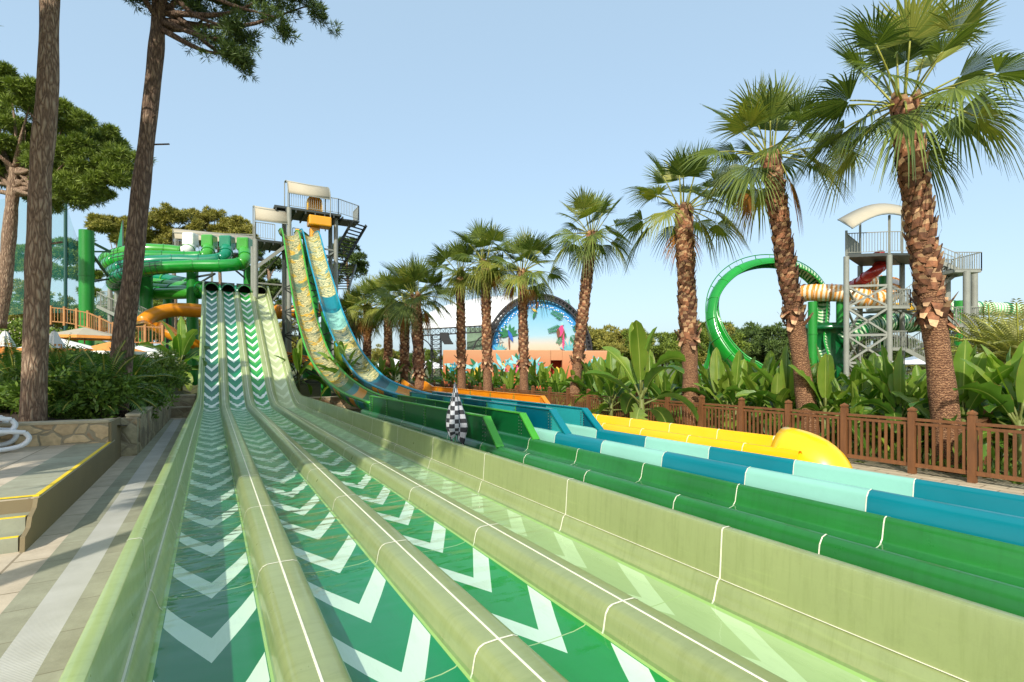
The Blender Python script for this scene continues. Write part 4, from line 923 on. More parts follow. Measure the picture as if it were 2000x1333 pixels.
# ---------------------------------------------------------------- palms
def fan_leaf(az, el, pl, Rf, droop, rng, nseg=30, spread=92):
    d0 = np.array([math.cos(az) * math.cos(el), math.sin(az) * math.cos(el), math.sin(el)])
    # petiole curve
    pts = []; p = np.array([math.cos(az), math.sin(az), 0]) * .12; d = d0.copy()
    for i in range(6): pts.append(p.copy()); p = p + d * pl / 5; d = d + np.array([0, 0, -.015 - .07 * droop]); d /= np.linalg.norm(d)
    s = np.cross(d, [0, 0, 1.0]); s = s / (np.linalg.norm(s) + 1e-6); n = np.cross(s, d)
    tw = rng.normal(0, .35); s, n = s * math.cos(tw) + n * math.sin(tw), n * math.cos(tw) - s * math.sin(tw)
    V = []; F = []; C = pts[-1]; dphi = math.radians(2 * spread) / nseg; rs = [.04, .28, .48, .74, 1.0]
    for k in range(nseg):
        ph = -math.radians(spread) + (k + .5) * dphi; Rk = Rf * (1 - .34 * (abs(ph) / 1.83) ** 1.5) * rng.uniform(.9, 1.06); tj = rng.normal(0, .05)
        o = len(V)
        for j, r in enumerate(rs):
            w = r * Rk * math.tan(dphi / 2) * (1 if r <= .5 else max(.05, (1 - r) / .52 * .85))
            a = ph + (tj if r > .6 else 0); dd = d * math.cos(a) + s * math.sin(a); sd_ = -d * math.sin(a) + s * math.cos(a)
            c = C + dd * r * Rk + n * (.16 * abs(math.sin(ph)) * r * Rk) ; c = c + np.array([0, 0, -droop * .95 * max(0, r - .42) ** 1.9 * Rk - (.08 * droop * (r ** 2) * Rk)])
            V += [c - sd_ * w, c - n * w * .55, c + sd_ * w]
        for j in range(4):
            q = o + 3 * j; F += [(q, q + 1, q + 4, q + 3), (q + 1, q + 2, q + 5, q + 4)]
    return pts, np.array(V), np.array(F)
def palm_crown_mesh(seed, nleaf=27, nseg=40, dead=3, Rf=1.05):
    rng = np.random.default_rng(seed); Vs = []; Fs = []; ms = []; o = 0; pet = MB()
    for i in range(nleaf):
        u = i / (nleaf - 1); el = math.radians(82 - 112 * u + rng.uniform(-8, 8)); az = i * 2.39996 + rng.uniform(-.2, .2)
        isd = i >= nleaf - dead; pl = rng.uniform(.7, 1.15) * (.8 if isd else 1)
        pts, V, F = fan_leaf(az, math.radians(-62) if isd else el, pl, Rf * rng.uniform(.85, 1.1) * (.8 if isd else 1), .08 + 1.25 * u ** 1.6 + rng.uniform(0, .25), rng, nseg)
        Vs.append(V); Fs.append(F + o); o += len(V); r_ = rng.random(); ms.append(np.full(len(F), 2 if isd else (1 if r_ < .22 else 0)))
        pet.tube([tuple(p) for p in pts], lambda t: .022 - .008 * t, 4)
    pv = np.array(pet.v); pf_ = [f for f in pet.f if len(f) == 4]; Vs.append(pv); Fs.append(np.array(pf_) + o); ms.append(np.full(len(pf_), 3))
    return np.concatenate(Vs), np.concatenate(Fs), np.concatenate(ms)
CROWNS = []
for sdd in range(3):
    V, F, m_ = palm_crown_mesh(100 + sdd, dead=(0, 2, 1)[sdd]); oo = npmesh('crown', V, F, [M['palm'], M['palmy'], M['brownt'], M['petiole']], None, m_); CROWNS.append(oo)
def palm(label, base, top, r, boot0, cv, rot, sc=1.0, seed=1, boots=True):
    base = Vector(base); top = Vector(top); t = thing('fan_palm', base, label, 'palm tree', 'fan palms in the row behind the slides'); rr = random.Random(seed); d = top - base
    Q = catmull([(0, 0, 0), tuple(d * .35 + Vector((d.x * -.04, d.y * -.04, 0))), tuple(d * .7), tuple(d)], 10); H = d.z
    prof = lambda t_: r * (1.22 - .30 * min(1, t_ * 4)) * (1 + .05 * math.sin(t_ * 31 + seed)) * (.95 if t_ < boot0 / H else 1.0 - .14 * t_)
    MB().tube(Q, prof, 20).build('trunk', M['trunk'], t, True)
    b = MB(); zz = boot0; k = 0
    def pos(z):
        u = min(.999, max(0, z / H)) * (len(Q) - 1); i = int(u); return Q[i].lerp(Q[i + 1], u - i)
    while zz < H + .05:
        a = k * 2.39996 + rr.uniform(-.12, .12); c = pos(zz); rad = prof(zz / H) * .98; low = zz < boot0 + .45
        n = Vector((math.cos(a), math.sin(a), 0)); s = Vector((-math.sin(a), math.cos(a), 0)); up = Vector((0, 0, 1)); sc_ = max(r / .24, .85)
        w = rr.uniform(.08, .125) * sc_; h = rr.uniform(.13, .24) * sc_ * (1.35 if low else 1); fl_ = rr.uniform(.02, .075) * (2.4 if low else 1) * sc_; dn = -1 if (low and rr.random() < .5) else 1
        tw = rr.uniform(-.5, .5); p0 = c + n * rad; s2 = s * math.cos(tw) + up * math.sin(tw) * .6
        vs = [p0 - s2 * w - up * .03, p0 + s2 * w - up * .03, p0 + s2 * w * .75 + up * h * .55 * dn + n * fl_ * .8, p0 - s2 * w * .75 + up * h * .55 * dn + n * fl_ * .8, p0 + s2 * w * .35 + up * h * dn + n * fl_ * 1.3, p0 - s2 * w * .5 + up * h * .9 * dn + n * fl_ * 1.25,
              p0 + n * .035 - up * .02]
        b.add(vs, [(0, 6, 3), (6, 1, 2), (6, 2, 3), (3, 2, 4, 5)]); b.m[-1] = 1
        zz += .0165 * (1 if H > 3 else 1.3) / sc_; k += 1
    b.build('leaf_bases', [M['boot'], M['boott']], t)
    cr = bpy.data.objects.new('crown', CROWNS[cv].data); S.collection.objects.link(cr); cr.parent = t; cr.location = d; cr.rotation_euler = (rr.uniform(-.08, .08), rr.uniform(-.08, .08), rot); cr.scale = (sc,) * 3
    return t
def G(px, D, z=0): p = at(px, 718, D); p.z = z; return p
PL = [('largest palm with a dark green crown, rightmost of the row behind the fence', 1858, 9.4, 1765, 205, 9.1, .225, 2.55, 0, .3, 1.0),
      ('second palm from the right, with orange dead fronds in its crown', 1585, 11.8, 1505, 305, 11.6, .21, 2.7, 1, 2.0, .95),
      ('third palm from the right, standing behind tall banana leaves', 1352, 14.8, 1335, 410, 14.6, .25, 2.4, 2, 1.0, .98),
      ('palm leaning right with a small neat crown, right of the painted arch', 1118, 19.1, 1156, 458, 19.1, .21, 1.9, 0, 4.1, .95),
      ('palm with a low skirted crown standing in front of the painted arch', 1024, 21.5, 1020, 530, 21.5, .205, 1.8, 1, 5.2, .95),
      ('taller palm at the left edge of the painted arch', 953, 22.5, 948, 512, 22.5, .215, 1.8, 2, .4, 1.0),
      ('palm with dark drooping fronds in front of the white stage roof', 902, 23.5, 899, 535, 23.5, .21, 1.8, 0, 3.1, .95),
      ('palm in front of the black truss post, closest to the yellow slide', 822, 22.5, 812, 580, 22.5, .24, 1.5, 1, 2.6, 1.0),
      ('palm just left of the one by the truss, with a hidden crown', 789, 26, 791, 600, 26, .24, 1.6, 2, 1.7, .95),
      ('slim palm with a thin upright crown, third palm right of the blue chute', 757, 29, 759, 590, 29, .24, 1.6, 0, 5.0, 1.0),
      ('slim palm nearest in the dense left cluster, beside the blue chute', 716, 30, 718, 600, 30, .24, 1.6, 1, .9, 1.0),
      ('dark trunked palm behind the blue chute, right one of two', 690, 32, 688, 622, 32, .24, 1.4, 2, 3.7, 1.0),
      ('dark trunked palm behind the blue chute, left one of two', 671, 33, 668, 628, 33, .22, 1.4, 0, 2.2, .95)]
for i, (lb, bx, bD, tx, ty, tD, r, b0, cv, rot, sc) in enumerate(PL):
    palm(lb, G(bx, bD), at(tx, ty, tD), r, b0, cv, rot, sc, seed=i + 1)
for c_ in CROWNS: bpy.data.objects.remove(c_)
# ---------------------------------------------------------------- banana plants
def banana_variant(seed, nl=9, h=1.0):
    rng = random.Random(seed); b = MB(); st = MB()
    st.tube([(0, 0, 0), (.02, 0, .5 * h), (0, .02, 1.0 * h)], lambda t: .075 - .03 * t, 8)
    for i in range(nl):
        u = i / (nl - 1); az = i * 2.4 + rng.uniform(-.4, .4); el = R(lerp(84, 4, u ** 1.2) + rng.uniform(-8, 8)); L = rng.uniform(1.1, 1.5) * (1 - .2 * u) * h; w = rng.uniform(.14, .205) * h
        p = Vector((0, 0, (.95 - .35 * u) * h)); d = Vector((math.cos(az) * math.cos(el), math.sin(az) * math.cos(el), math.sin(el))); n_ = 13; rows = []; uvs = []
        pet = [p.copy()]; pl = .34 * h
        for q in range(3): p = p + d * pl / 3; pet.append(p.copy()); d = (d + Vector((0, 0, -.05))).normalized()
        st.tube(pet, .022, 5); fold = rng.uniform(.15, .6); g_ = rng.uniform(.03, .15) + .04 * u; tear = rng.random() < .55; sd0 = d.cross(Vector((0, 0, 1))).normalized(); roll = rng.uniform(-.9, .9)
        for k in range(n_):
            s_ = k / (n_ - 1); side = d.cross(Vector((0, 0, 1))); side = side.normalized() if side.length > .1 else sd0; nn = side.cross(d).normalized()
            side, nn = side * math.cos(roll) + nn * math.sin(roll), nn * math.cos(roll) - side * math.sin(roll)
            ww = w * (math.sin(math.pi * min(1, s_ * .92 + .06)) ** .55) * (1 if s_ < .97 else .3); tj = [rng.uniform(-.10, .10) * (1.5 if tear else .5) for _ in range(2)]
            rows.append([p - side * ww + nn * ww * (fold + tj[0]), p - side * ww * .5 + nn * ww * (fold + tj[0]) * .38, p.copy(), p + side * ww * .5 + nn * ww * (fold + tj[1]) * .38, p + side * ww + nn * ww * (fold + tj[1])])
            uvs.append([(-1, s_ * 3), (-.5, s_ * 3), (0, s_ * 3), (.5, s_ * 3), (1, s_ * 3)])
            p = p + d * L / n_; d = (d + Vector((0, 0, -g_))).normalized()
        if tear:
            for k in range(n_ - 1):
                if rng.random() < .5 and 1 < k < 11:   # split blade: leave a slit
                    e = rng.choice((0, 4)); rows[k][e] = rows[k][e].lerp(rows[k][2], .45)
        b.sweep(rows, uvs=uvs)
    return b, st
BV = []
for q in range(5):
    b, st = banana_variant(300 + q, nl=(12, 14, 11, 13, 15)[q])
    t = thing('banana_plant', (0, 0, -50), 'banana plant', 'banana plant', 'banana plants behind the fence'); b.build('leaves', M['banana'], t, True); st.build('stem', M['bstem'], t, True); BV.append((t, tree_of(t)))
rb = random.Random(77); used = [False] * 5
def banana(px, D, sc, label, group='banana plants behind the fence', z=0, v=None):
    v = rb.randrange(5) if v is None else v; p = G(px, D, z); t, tr = BV[v]; q = dup(t, p, rb.uniform(0, 6.28), label, sc, group, tr); return q
MARK = [(872, 'left of the stage wall'), (902, 'between the truss post and the painted arch'), (953, 'under the left half of the painted arch'), (1024, 'under the right half of the painted arch'), (1118, 'left of the tall upright leaf'), (1252, 'right of the tall upright leaf'), (1352, 'between the third palm and the second palm'), (1585, 'between the second palm and the largest palm'), (1858, 'right of the largest palm')]
ORD = ['first', 'second', 'third', 'fourth', 'fifth', 'sixth', 'seventh', 'eighth', 'ninth', 'tenth', 'eleventh', 'twelfth', 'thirteenth', 'fourteenth', 'fifteenth', 'sixteenth']
spec = [(1252, 13.3, 1.3, 'tallest banana plant, one leaf standing straight up left of the third palm', 0), (1195, 15.2, 1.0, 'bushy banana plant in front of the right end of the orange wall', 1), (1612, 11.5, .98, 'banana plant with a broad upright leaf right of the second palm', 2), (1990, 8.9, 1.05, 'banana plant with hanging leaves at the right edge of the picture', 4), (1402, 14.3, .95, 'banana plant just right of the third palm, leaning over the fence', 3)]
for px, D, sc, lb, v in spec: banana(px, D, sc, lb, v=v)
def DX(px, X): return X / ((px - 1000) / 1000 * cs + sn)
row = [(px, DX(px, rb.uniform(11.7, 13.4)), rb.uniform(.72, .95)) for px in (872, 884, 896, 910, 922, 934, 945, 960, 972, 985, 998, 1010, 1030, 1045, 1058, 1072, 1088, 1103, 1132, 1146, 1160, 1172)]
row += [(px, DX(px, rb.uniform(11.8, 14.2)), rb.uniform(.74, .98)) for px in (1188, 1206, 1222, 1238, 1268, 1285, 1300, 1318, 1335, 1370, 1388, 1420, 1436, 1450, 1468, 1484, 1500, 1516, 1535, 1552, 1570)]
row += [(px, DX(px, rb.uniform(12.0, 15)), rb.uniform(.74, 1.0)) for px in (1600, 1625, 1645, 1665, 1685, 1702, 1720, 1740, 1758, 1775, 1795, 1815, 1838, 1880, 1898, 1915, 1935, 1950, 1970, 1985)]
cnt = {}
for px, D, sc in sorted(row):
    w_ = [m for x, m in MARK if x <= px][-1]; k = cnt.get(w_, 0); cnt[w_] = k + 1; banana(px, D, sc, ORD[min(k, 15)] + ' banana plant from the left ' + w_)
for px, D, lb in ((1545, 12.4, 'small banana plant leaning onto the fence left of the second palm'), (1925, 9.6, 'small dark banana plant close to the fence right of the largest palm'), (1670, 11.0, 'small banana plant behind the end of the yellow slide'), (1210, 17.0, 'small pale banana plant beside the tallest one')): banana(px, D, .62, lb)
banana(352, 23.9, 1.4, 'pale green banana plant in the planter, left of the racing slide', None, .8, 1)
banana(584, 25.5, 1.15, 'dark banana plant between the racing slide and the leaf printed chute', None, .4, 3)
banana(675, 22.4, 1.0, 'dark banana plant between the twin chutes', None, .5, 4)
banana(664, 23.4, 1.1, 'tall dark banana plant squeezed between the twin chutes, rear one', None, .5, 0)
for k, (px, D) in enumerate(((745, 25), (770, 25.5), (800, 27), (722, 27), (840, 25))): banana(px, D, .7, ('second', 'third', 'fourth', 'leftmost', 'rightmost')[k] + ' low banana plant under the cluster of slim palms', 'low banana plants under the slim palms', .7)
for t, tr in BV:
    for c, _ in tr: bpy.data.objects.remove(c)
    bpy.data.objects.remove(t)
for o_ in S.collection.objects:
    if o_.get('group') is None and 'group' in o_.keys(): del o_['group']
# ---------------------------------------------------------------- shrubs
def shrub(label, c, rad, n, m, seed, L=.11, Wd=.05, name='shrub', flowers=0, group=None):
    rng = np.random.default_rng(seed); rr = random.Random(seed); t = thing(name, c, label, 'shrub', group)
    C = [(Vector((rr.uniform(-1, 1) * rad[0] * .6, rr.uniform(-1, 1) * rad[1] * .6, rad[2] * rr.uniform(.35, 1.15))), (rad[0] * .45, rad[1] * .45, rad[2] * .38)) for _ in range(9)]
    P, D = clump_pts(C, n, rng, .4, .3); V, F = blades(P, D + np.array([0, 0, .1]), L * (.7 + .6 * rng.random(n)), Wd, rng, .6); npmesh('foliage', V, F, M[m], t)
    b = MB()
    for q, r in C: b.tube([(0, 0, -.1), tuple(q * .5), tuple(q)], .015, 4)
    b.build('stem', M['barkd'], t)
    if flowers:
        P, D = clump_pts(C, flowers, rng, .6, .95); V, F = blades(P, D, .07, .07, rng, .8); npmesh('flowers', V, F, M['flower'], t)
    return t
rs_ = random.Random(9)
def bedz(p): return .74 + (.9 * ss(-p.x, 3, 8) + .5 * ss(p.y, 17, 23)) * ss(p.y, 13.1, 15)
sl = [(20, 11.4, .8, 'dark low shrub spilling over the stone wall at the left edge'), (90, 11.2, .75, 'dark low shrub with fine leaves in front of the thick pine trunk'), (150, 11.3, .75, 'dark low shrub over the middle of the stone planter wall'), (205, 11.5, .7, 'dark low shrub at the right corner of the stone planter wall'),
      (130, 12.8, 1.1, 'taller dark shrub right behind the thick pine trunk'), (250, 13.2, .85, 'dark shrub above the stepped corner of the planter'), (290, 14.8, .95, 'green leafy shrub right of the leaning pine'), (300, 17.2, .95, 'light green leafy shrub near the far end of the long planter wall'), (312, 19.8, .9, 'light shrub at the far end of the long planter wall'),
      (30, 13.0, 1.2, 'dark shrub under the closed parasol at the far left'), (200, 14.4, 1.25, 'tall dark shrub between the two pine trunks'), (270, 17.8, 1.2, 'light leafy shrub behind the leaning pine'), (60, 15.0, 1.0, 'shrub behind the thick pine trunk'), (160, 17, 1.2, 'bushy shrub below the open parasols')]
for i, (px, D, r, lb) in enumerate(sl):
    p = G(px, D); p.z = bedz(p) - .1; shrub(lb, p, (r, r * .8, r * (1.1 if D < 12 else .75)), int(3400 * r * r) + 900, 'shrub2' if 'light' in lb else 'shrub', 60 + i, .13, .055)
for i, (px, py, D) in enumerate(((120, 640, 31), (60, 650, 32), (15, 655, 30))):
    p = at(px, py, D); p.z = hill(p.x, p.y) - .1; shrub(['pale flowering shrub below the fence, nearest the green column', 'pale flowering shrub below the lawn, middle one', 'pale flowering shrub below the lawn, leftmost one'][i], p, (1.6, 1.2, 1.3), 2500, 'shrub2', 90 + i, .22, .1, flowers=260)
# feather palms
def feather(label, base, h, n, L, m, seed, name='feather_palm', group=None, droop=.11):
    rng = np.random.default_rng(seed); t = thing(name, base, label, 'palm', group); Vs = []; Fs = []; o = 0; st = MB(); st.tube([(0, 0, -.1), (0, 0, h)], .12 if h > .5 else .07, 8)
    for i in range(n):
        u = i / (n - 1); az = i * 2.39996; el = math.radians(80 - 75 * u + rng.uniform(-8, 8)); p = np.array([0, 0, h]); d = np.array([math.cos(az) * math.cos(el), math.sin(az) * math.cos(el), math.sin(el)]); K = 26; pts = []
        l = L * rng.uniform(.8, 1.1)
        for k in range(K):
            pts.append(p.copy()); s = np.cross(d, [0, 0, 1.]); s /= np.linalg.norm(s) + 1e-6; up = np.cross(s, d)
            if k > 3:
                ll = l * .26 * math.sin(math.pi * (k / K) ** .8 * .92 + .1)
                for sg in (-1, 1):
                    dd = s * sg * .85 + d * .55 + up * .25; dd = dd / np.linalg.norm(dd); e = p + dd * ll + np.array([0, 0, -.25 * ll]); mdl = p + dd * ll * .5; w = np.cross(dd, up); w = w / np.linalg.norm(w) * .012 * (L / 1.0)
                    Vs += [p, mdl + w, e, mdl - w]; Fs.append((o, o + 1, o + 2, o + 3)); o += 4
            p = p + d * l / K; d = d + np.array([0, 0, -droop * (.5 + k / K)]) * (20 / K) * .6; d /= np.linalg.norm(d)
        st.tube([tuple(q) for q in pts[::4]], .010 * L, 4)
    npmesh('fronds', np.array(Vs), np.array(Fs), M[m], t); st.build('stem', M['petiole'], t); return t
for px, D, h, L, lb, sd_ in ((205, 11.9, .5, 1.35, 'small feathery palm arching over the planter corner', 1), (160, 11.4, .35, 1.1, 'small feathery palm hanging low over the stone wall', 2), (30, 12.0, .7, 1.2, 'small feathery palm left of the thick pine trunk', 3), (255, 14.5, .6, 1.3, 'small feathery palm beside the foot of the leaning pine', 4), (120, 12.6, .8, 1.2, 'small feathery palm between the pine trunks', 5)):
    p = G(px, D); p.z = bedz(p); feather(lb, p, h, 22, L, 'feather', sd_)
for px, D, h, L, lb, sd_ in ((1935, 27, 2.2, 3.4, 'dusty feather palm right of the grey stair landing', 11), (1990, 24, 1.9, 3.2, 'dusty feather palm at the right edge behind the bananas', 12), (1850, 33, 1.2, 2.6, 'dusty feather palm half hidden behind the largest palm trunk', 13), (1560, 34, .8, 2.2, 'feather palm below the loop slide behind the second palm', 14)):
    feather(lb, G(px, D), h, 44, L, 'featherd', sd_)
# ---------------------------------------------------------------- painted stage
SG = thing('open_air_stage', at(1040, 760, 46), 'terracotta walled stage with a painted arch, white vaulted roof and black truss', 'stage'); SG.location.z = 0; o = gsh(SG)
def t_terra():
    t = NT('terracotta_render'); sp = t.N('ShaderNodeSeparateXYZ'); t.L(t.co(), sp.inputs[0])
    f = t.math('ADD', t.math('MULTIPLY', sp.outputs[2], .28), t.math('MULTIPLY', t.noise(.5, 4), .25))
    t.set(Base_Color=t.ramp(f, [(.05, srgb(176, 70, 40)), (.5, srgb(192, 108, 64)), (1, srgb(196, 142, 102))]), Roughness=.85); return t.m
def t_arch():
    t = NT('painted_sky_panel'); sp = t.N('ShaderNodeSeparateXYZ'); t.L(t.co(), sp.inputs[0]); f = t.math('ADD', t.math('MULTIPLY', t.math('SUBTRACT', sp.outputs[2], 3.0), .2), t.math('MULTIPLY', t.noise(1, 3), .06))
    t.set(Base_Color=t.ramp(f, [(.02, srgb(206, 172, 136)), (.22, srgb(196, 184, 164)), (.4, srgb(150, 188, 202)), (.85, srgb(112, 174, 206))]), Roughness=.8); return t.m
TM, AM = t_terra(), t_arch()
A = at(865, 684, 44); B = at(1208, 692, 44); zt = A.z
def wallbox(a, b, z0, z1, dep):
    f = Vector((sn, cs, 0)) * dep; m = MB(); P = [Vector((a.x, a.y, 0)), Vector((b.x, b.y, 0)), Vector((b.x, b.y, 0)) + f, Vector((a.x, a.y, 0)) + f]
    m.add([p + Vector((0, 0, z)) for z in (z0, z1) for p in P], [(3, 2, 1, 0), (4, 5, 6, 7), (0, 1, 5, 4), (1, 2, 6, 5), (2, 3, 7, 6), (3, 0, 4, 7)]); return m
D0 = at(1076, 700, 44); D1 = at(1098, 700, 44)
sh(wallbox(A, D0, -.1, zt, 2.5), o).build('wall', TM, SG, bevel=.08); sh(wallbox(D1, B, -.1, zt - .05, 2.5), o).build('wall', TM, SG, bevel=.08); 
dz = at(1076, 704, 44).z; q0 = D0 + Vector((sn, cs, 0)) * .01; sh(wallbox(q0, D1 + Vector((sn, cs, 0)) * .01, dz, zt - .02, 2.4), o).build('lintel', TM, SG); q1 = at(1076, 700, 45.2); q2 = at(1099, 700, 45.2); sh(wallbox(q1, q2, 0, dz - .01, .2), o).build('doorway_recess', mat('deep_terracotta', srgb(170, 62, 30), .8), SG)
# arched painted panel
N_ = 28; cx, cy, rx, ry = 1052, 692, 94, 106
arcp = [(cx - math.cos(math.pi * k / N_) * rx, cy - math.sin(math.pi * k / N_) * ry) for k in range(N_ + 1)]
m = MB(); P = [at(x, y, 47.0) for x, y in arcp]; Pb = [at(x, y, 47.4) for x, y in arcp]
m.add(P + Pb, [tuple(range(N_ + 1)), tuple(range(2 * N_ + 1, N_, -1))] + [(k, k + N_ + 1, k + N_ + 2, k + 1) for k in range(N_)]); sh(m, o).build('painted_panel', AM, SG)
m = MB(); band = [(cx - math.cos(math.pi * k / N_) * rx * q, cy - math.sin(math.pi * k / N_) * ry * q) for q in (.985, .86) for k in range(N_ + 1)]
m.add([at(x, y, 46.97) for x, y in band], [(k, k + 1, k + N_ + 2, k + N_ + 1) for k in range(N_)]); sh(m, o).build('blue_border', mat('painted_blue_band', srgb(48, 136, 196), .8, .12, 1.5), SG)
m = MB(); ar = random.Random(3)
for k in range(60):
    a = math.pi * (.08 + .84 * k / 59); q = .89 + .02 * math.sin(k * 2.1); c = at(cx - math.cos(a) * rx * q, cy - math.sin(a) * ry * q, 46.94); s_ = .07; r3 = Vector((cs, -sn, 0)); m.add([c - r3 * s_, c - Vector((0, 0, s_)), c + r3 * s_, c + Vector((0, 0, s_))], [(0, 1, 2, 3)])
sh(m, o).build('painted_border_pattern', M['white'], SG)
# black truss arch
m = MB()
for q0, dd in ((1.02, 46.6), (1.10, 46.6), (1.02, 47.6), (1.10, 47.6)):
    m.tube([at(cx - math.cos(math.pi * k / 40) * rx * q0, cy - math.sin(math.pi * k / 40) * ry * q0, dd) for k in range(41)], .11, 6)
for k in range(41):
    a = math.pi * k / 40; f = lambda q, dd, a=a: at(cx - math.cos(a) * rx * q, cy - math.sin(a) * ry * q, dd)
    m.bar(f(1.02, 46.6), f(1.10, 46.6), .12); m.bar(f(1.10, 46.6), f(1.10, 47.6), .1); m.bar(f(1.02, 47.6), f(1.10, 46.6), .05)
sh(m, o).build('truss_arch', M['black'], SG)
m = MB(); m.sweep([[at(cx - math.cos(math.pi * k / 40) * rx * q, cy - math.sin(math.pi * k / 40) * ry * q, dd) for k in range(41)] for q, dd in ((1.01, 47.2), (1.085, 47.2), (1.085, 47.6))]); sh(m, o).build('arch_lining', M['black'], SG)
# white vaulted roof
top = [(1050, 582, 47.6), (980, 578, 51), (920, 585, 52.5), (870, 597, 53), (836, 613, 53), (822, 630, 52)]; bot = [(966, 634, 47.2), (938, 636, 47.2), (908, 638, 47.4), (880, 640, 47.8), (850, 642, 48.5), (822, 642, 50)]
tp = catmull([at(*q) for q in top], 4); bt = catmull([at(*q) for q in bot], 4); rows = []
for a, b in zip(tp, bt): rows.append([a.lerp(b, u) - Vector((sn, cs, 0)) * .3 * math.sin(u * math.pi) + Vector((0, 0, .35 * math.sin(math.pi * u))) for u in [k / 8 for k in range(9)]])
rows2 = [[p + Vector((0, 0, 0)) for p in r] for r in rows]
m = MB(); m.sweep(rows2); sh(m, o).build('roof', M['white'], SG, True, solid=.08)
def truss(m, a, b, w=.45, n=8, r=.035):
    a = Vector(a); b = Vector(b); d = (b - a).normalized(); s = d.cross(Vector((0, 0, 1))) if abs(d.z) < .9 else Vector((cs, -sn, 0)); s.normalize(); u = s.cross(d); C = [s * w / 2 + u * w / 2, s * w / 2 - u * w / 2, -s * w / 2 - u * w / 2, -s * w / 2 + u * w / 2]
    for c in C: m.bar(a + c, b + c, r * 2)
    for k in range(n):
        p, q = a.lerp(b, k / n), a.lerp(b, (k + 1) / n)
        for j in range(4): m.bar(p + C[j], q + C[(j + 1) % 4], r); m.bar(p + C[j], p + C[(j + 1) % 4], r)
for a, b, w, n in ((at(822, 650, 45), at(975, 641, 46), .55, 16), (at(852, 655, 45), (*at(852, 718, 45).xy, 0), .8, 12)):
    m = MB(); truss(m, a, b, w, n); sh(m, o).build('truss', M['black'], SG)
m = MB(); m.tube(catmull([at(826, 662, 45), at(838, 672, 45), at(846, 690, 45), at(849, 704, 45)], 4), .05, 5); m.tube(catmull([at(962, 650, 46), at(935, 662, 46), at(920, 690, 46)], 4), .07, 5); sh(m, o).build('truss_knee', M['black'], SG)
b = MB(); b.add([at(x, y, 47.5) for x, y in ((912, 640), (966, 640), (966, 684), (912, 684))], [(0, 1, 2, 3)]); sh(b, o).build('stage_backdrop', mat('jungle_backdrop', srgb(110, 134, 110), .8, .4, 1.2), SG, solid=.1)
SP = thing('stage_loudspeaker', at(872, 655, 44.3), 'black curved loudspeaker hanging from the stage truss', 'loudspeaker'); q = gsh(SP)
b = MB()
for k in range(7): b.box(at(868 + .45 * k * k * .5, 652 + k * 3.2, 44.3), (.75, .6, .15), rz=-YAW)
sh(b, q).build('cabinet', M['black'], SP)
# painted plants and birds on the wall and the panel
def leafpoly(m, x, y, ang, L, w, D, mi, n=6):
    ca, sa = math.cos(ang), math.sin(ang); P = []
    for s_ in (1, -1):
        for k in range(n + 1):
            t = k / n if s_ > 0 else 1 - k / n; ww = w * math.sin(math.pi * min(1, t)) * s_ * .5; P.append((x + ca * L * t - sa * ww, y - sa * L * t - ca * ww))
    m.add([at(a, b, D) for a, b in P], [tuple(range(len(P)))], mi)
pm = [mat('mural_teal', srgb(96, 170, 176), .8, .2, 3), mat('mural_green', srgb(36, 110, 70), .8, .2, 3), mat('mural_yellow', srgb(226, 180, 60), .8, .1, 3), mat('mural_pink', srgb(206, 66, 120), .8, .15, 3), mat('mural_blue', srgb(44, 92, 180), .8, .15, 3), mat('mural_aqua', srgb(150, 205, 205), .8, .2, 3), mat('mural_brown', srgb(110, 70, 46), .8, .15, 3)]
m = MB(); DD = 43.96; kz = 0
for cx_, base_, n_ in ((890, 742, 9), (925, 740, 10), (985, 738, 9), (1010, 735, 10), (1045, 735, 11), (1175, 735, 10), (1150, 742, 5)):
    for k in range(n_):
        a = R(18 + 144 * k / (n_ - 1)) + ar.uniform(-.1, .1); kz += 1; leafpoly(m, cx_ + ar.uniform(-7, 7), base_ - ar.uniform(0, 26), a, ar.uniform(16, 30), ar.uniform(5, 9), DD - .003 * (kz % 16), ar.choice((0, 0, 5, 5, 1)))
for x in (935, 1065, 1092): leafpoly(m, x, 742, R(100), 26, 14, DD - .055, 2)
for k in range(26): leafpoly(m, ar.choice((895, 1000, 1035, 990)) + ar.uniform(-22, 22), ar.uniform(704, 738), ar.uniform(0, 6), 5, 3, DD - .06 - .002 * k, ar.choice((2, 3, 4)))
for x in (1012,): leafpoly(m, x, 742, R(94), 34, 7, DD - .12, 3)
m2 = MB()
for k in range(4): m2.box(at(880 + k * 4, 722, DD - .06), (.05, .02, 1.1), rz=-YAW); m2.box(at(886, 712 + k * 6, DD - .09), (.7, .02, .04), rz=-YAW)
sh(m2, o).build('painted_crate', M['bluerim'], SG)
sh(m, o).build('painted_plants', pm, SG)
m = MB(); DD = 46.9; kz = 0
def frond(x, y, n, L, w, mi, a0=0, a1=180):
    global kz
    for k in range(n): kz += 1; leafpoly(m, x, y, R(lerp(a0, a1, k / (n - 1))), L * ar.uniform(.8, 1.1), w, DD - .003 * (kz % 20), mi)
frond(994, 655, 8, 22, 6, 1, 5, 190); leafpoly(m, 995, 688, R(92), 36, 3, DD - .06, 6); frond(975, 688, 6, 20, 3, 0, 30, 130)
for (fx, fy, a) in ((1100, 622, 150), (1096, 640, 195), (1112, 612, 100), (1122, 622, 40), (1118, 640, -15), (1104, 650, 235), (1116, 655, -60)):
    for k in range(8):
        t = k / 8; x = fx + math.cos(R(a)) * 26 * t; y = fy - math.sin(R(a)) * 26 * t
        for sg in (-1, 1): kz += 1; leafpoly(m, x, y, R(a) + sg * .8, 11 * (1 - .5 * t), 2.2, DD - .003 * (kz % 24), 1, 4)
frond(1112, 686, 7, 22, 4, 0, 20, 160)
